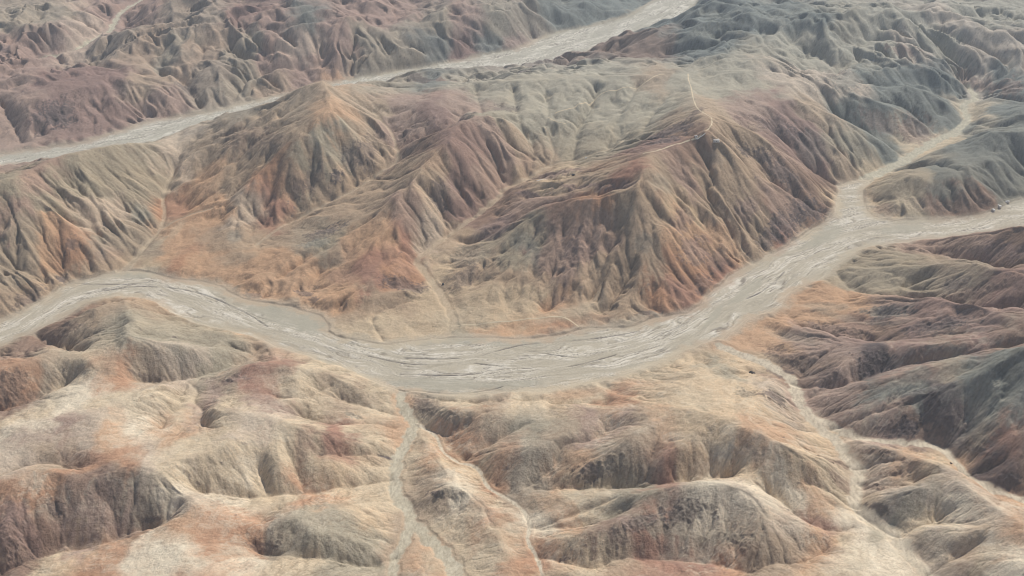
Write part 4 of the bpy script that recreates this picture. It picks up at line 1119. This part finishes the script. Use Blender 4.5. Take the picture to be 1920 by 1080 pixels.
# ------------------------------------------------------------------ huts and pads on the ridge
MAT_WHITE = plain_material('whitewash', (0.80, 0.79, 0.75), 0.8, 0.06, 1.5)
MAT_ROOF = plain_material('grey_roof_felt', (0.50, 0.46, 0.42), 0.9, 0.15, 1.0)
MAT_DARK = plain_material('dark_opening', (0.05, 0.045, 0.04), 0.7, 0.1)
MAT_PAD = plain_material('graded_gravel', srgb(205, 196, 184), 0.95, 0.10, 0.4)
def box(x0, x1, y0, y1, z0, z1):
    v = [(x, y, z) for z in (z0, z1) for y in (y0, y1) for x in (x0, x1)]
    f = [(0, 2, 3, 1), (4, 5, 7, 6), (0, 1, 5, 4), (1, 3, 7, 5), (3, 2, 6, 7), (2, 0, 4, 6)]
    return v, f
def boxes(bs):
    V, F = [], []
    for b in bs:
        v, f = box(*b); F += [tuple(i + len(V) for i in q) for q in f]; V += v
    return V, F
def root(name, px, py, rz, label, cat, size=8, dz=0.0):
    p = at([px], [py])[0]; e = bpy.data.objects.new(name, None); scene.collection.objects.link(e)
    gx_, gy_ = np.meshgrid(np.linspace(-size, size, 5), np.linspace(-size, size, 5))
    z = float(np.mean(ground(p[0] + gx_.ravel(), p[1] + gy_.ravel()))) + dz
    e.location = (p[0], p[1], z); e.rotation_euler = (0, 0, rz); e.empty_display_size = 5
    return tag(e, label, cat)
def hut(e, L, W, Hh, windows, plinth=4.0):
    t = 0.5
    link('foundation', *boxes([(-L / 2 - 1, L / 2 + 1, -W / 2 - 1, W / 2 + 1, -plinth, 0.15)]), MAT_PAD, e)
    link('wall', *boxes([(-L / 2, L / 2, -W / 2, -W / 2 + t, .15, Hh), (-L / 2, L / 2, W / 2 - t, W / 2, .15, Hh), (-L / 2, -L / 2 + t, -W / 2 + t + .003, W / 2 - t - .003, .15, Hh - .003), (L / 2 - t, L / 2, -W / 2 + t + .003, W / 2 - t - .003, .15, Hh - .003)]), MAT_WHITE, e)
    link('roof', *boxes([(-L / 2 + t, L / 2 - t, -W / 2 + t, W / 2 - t, Hh - 1.0, Hh - 0.6)]), MAT_ROOF, e)
    d = link('door', *boxes([(-0.9, 0.9, -W / 2 - .06, -W / 2 + .02, .15, 2.4)]), MAT_DARK, e)
    link('handle', *boxes([(0.6, 0.7, -W / 2 - .14, -W / 2 - .063, 1.1, 1.3)]), MAT_WHITE, d)
    for x in windows:
        w_ = link('window', *boxes([(x - .8, x + .8, -W / 2 - .05, -W / 2 + .02, 1.3, 2.5)]), MAT_DARK, e)
        link('sill', *boxes([(x - .95, x + .95, -W / 2 - .2, -W / 2 - .053, 1.15, 1.28)]), MAT_WHITE, w_)
e = root('walled_building', 1343, 265, -0.12, 'square white building with dark flat roof below the ridge track', 'building', 9, 0.8)
hut(e, 17, 13, 4.2, (-5, 5))
e = root('hut', 1305, 255, 0.5, 'small bright white hut at the left end of the curved wall', 'hut', 4, 0.5)
hut(e, 7.5, 6, 3.4, (-2.3,))
e = root('hut', 1000, 339, 0.25, 'tiny white hut with dark doorway beside the purple ridge', 'hut', 4, 0.3)
hut(e, 8, 6, 3.4, (2.5,))
e = root('hut', 1099, 297, 0.35, 'tiny white hut standing alone in the upper central gully', 'hut', 3, 0.3)
hut(e, 6, 4.5, 3.0, (2.0,))
# curved white retaining wall of the lookout
q = at(np.linspace(1303, 1322, 9), 257 + np.array([0, .6, 1.0, 1.2, 1.1, .8, .2, -.8, -2.0]))
V, F = [], []
for i, p in enumerate(q):
    k = ground(p[0], p[1])[0]
    for dy in (-0.7, 0.7):
        for z in (-3.0, 2.2): V.append((p[0], p[1] + dy, k + z))
for i in range(len(q) - 1):
    a = i * 4; b = a + 4
    F += [(a, b, b + 1, a + 1), (a + 2, a + 3, b + 3, b + 2), (a + 1, b + 1, b + 3, a + 3), (a, a + 2, b + 2, b)]
F += [(0, 1, 3, 2), tuple(len(V) - 4 + i for i in (0, 2, 3, 1))]
tag(link('retaining_wall', V, F, MAT_WHITE), 'low curved white retaining wall on the crest beside the white hut', 'wall')
# graded strip next to the lower hut
q = at(np.linspace(1002, 1024, 8), np.array([339.5, 339, 338.6, 338.2, 338, 337.6, 337.2, 337.0])); V, F = [], []
for p in q:
    for dy in (-7, 7): V.append((p[0], p[1] + dy, ground(p[0], p[1] + dy)[0] + 0.5))
for i in range(len(q) - 1): F.append((2 * i, 2 * i + 2, 2 * i + 3, 2 * i + 1))
o = link('gravel_yard', V, F, MAT_PAD, smooth=True); o['kind'] = 'structure'

# ------------------------------------------------------------------ loose boulders
MAT_BOULDER = plain_material('basalt', (0.045, 0.038, 0.04), 0.85, 0.35, 0.6)
MAT_PALEROCK = plain_material('limestone', (0.72, 0.69, 0.64), 0.9, 0.2, 0.6)
def boulder(px, py, r, seed, label, mat, squash=0.7, name='boulder'):
    p = at([px], [py])[0]; rng = np.random.default_rng(seed); V, F = [], []
    n, m = 9, 14
    jit = rng.normal(0, 1, (3, 3))
    for i in range(n + 1):
        th = math.pi * i / n
        for j in range(m):
            ph = 2 * math.pi * j / m
            d = np.array([math.sin(th) * math.cos(ph), math.sin(th) * math.sin(ph), math.cos(th)])
            k = 1 + 0.16 * math.sin(3.1 * d @ jit[0] + seed) + 0.12 * math.sin(4.7 * d @ jit[1] + 2) + 0.05 * rng.normal() * math.sin(th)
            V.append(d * r * k * np.array([1.15, 0.9, squash]))
    for i in range(n):
        for j in range(m): F.append((i * m + j, (i + 1) * m + j, (i + 1) * m + (j + 1) % m, i * m + (j + 1) % m))
    o = link(name, V, F, mat, smooth=False)
    o.location = (p[0], p[1], ground(p[0], p[1])[0] + r * squash * 0.35); o.rotation_euler = (0, 0, seed)
    return tag(o, label, 'boulder', 'loose boulders')
boulder(1409, 698, 5.2, 3, 'big black boulder alone on the pale slope below the river bend', MAT_BOULDER)
boulder(1413.5, 700, 3.4, 5, 'smaller black boulder touching the big one on the pale slope', MAT_BOULDER)
boulder(831, 533, 3.6, 8, 'dark boulder at the foot of the striped slope beside the central fan', MAT_BOULDER)
boulder(1075, 330, 5.0, 9, 'dark round boulder on the track side of the purple ridge', MAT_BOULDER)
boulder(1783, 869, 2.3, 12, 'dark boulder on the rim of the striped pale hill', MAT_BOULDER)
boulder(1862, 395, 6.0, 14, 'pale rock at the river edge, left of the row', MAT_PALEROCK)
boulder(1873, 389, 6.5, 15, 'pale rock at the river edge, middle of the row', MAT_PALEROCK)
boulder(1889, 380, 6.0, 16, 'pale rock at the river edge, right end of the row', MAT_PALEROCK)

# ------------------------------------------------------------------ haze: the air between here and the far hills
V, F = box(-16500, 16500, -9500, 24500, -160, CAM_H + 60)
hz = bpy.data.materials.new('haze'); hz.use_nodes = True
hn = hz.node_tree; hn.nodes.clear()
ho = hn.nodes.new('ShaderNodeOutputMaterial'); pv_ = hn.nodes.new('ShaderNodeVolumePrincipled')
pv_.inputs['Color'].default_value = (0.82, 0.91, 1.0, 1); pv_.inputs['Density'].default_value = 0.000034; pv_.inputs['Anisotropy'].default_value = 0.2
hn.links.new(pv_.outputs['Volume'], ho.inputs['Volume'])
o = link('haze', V, F, hz); o['kind'] = 'stuff'
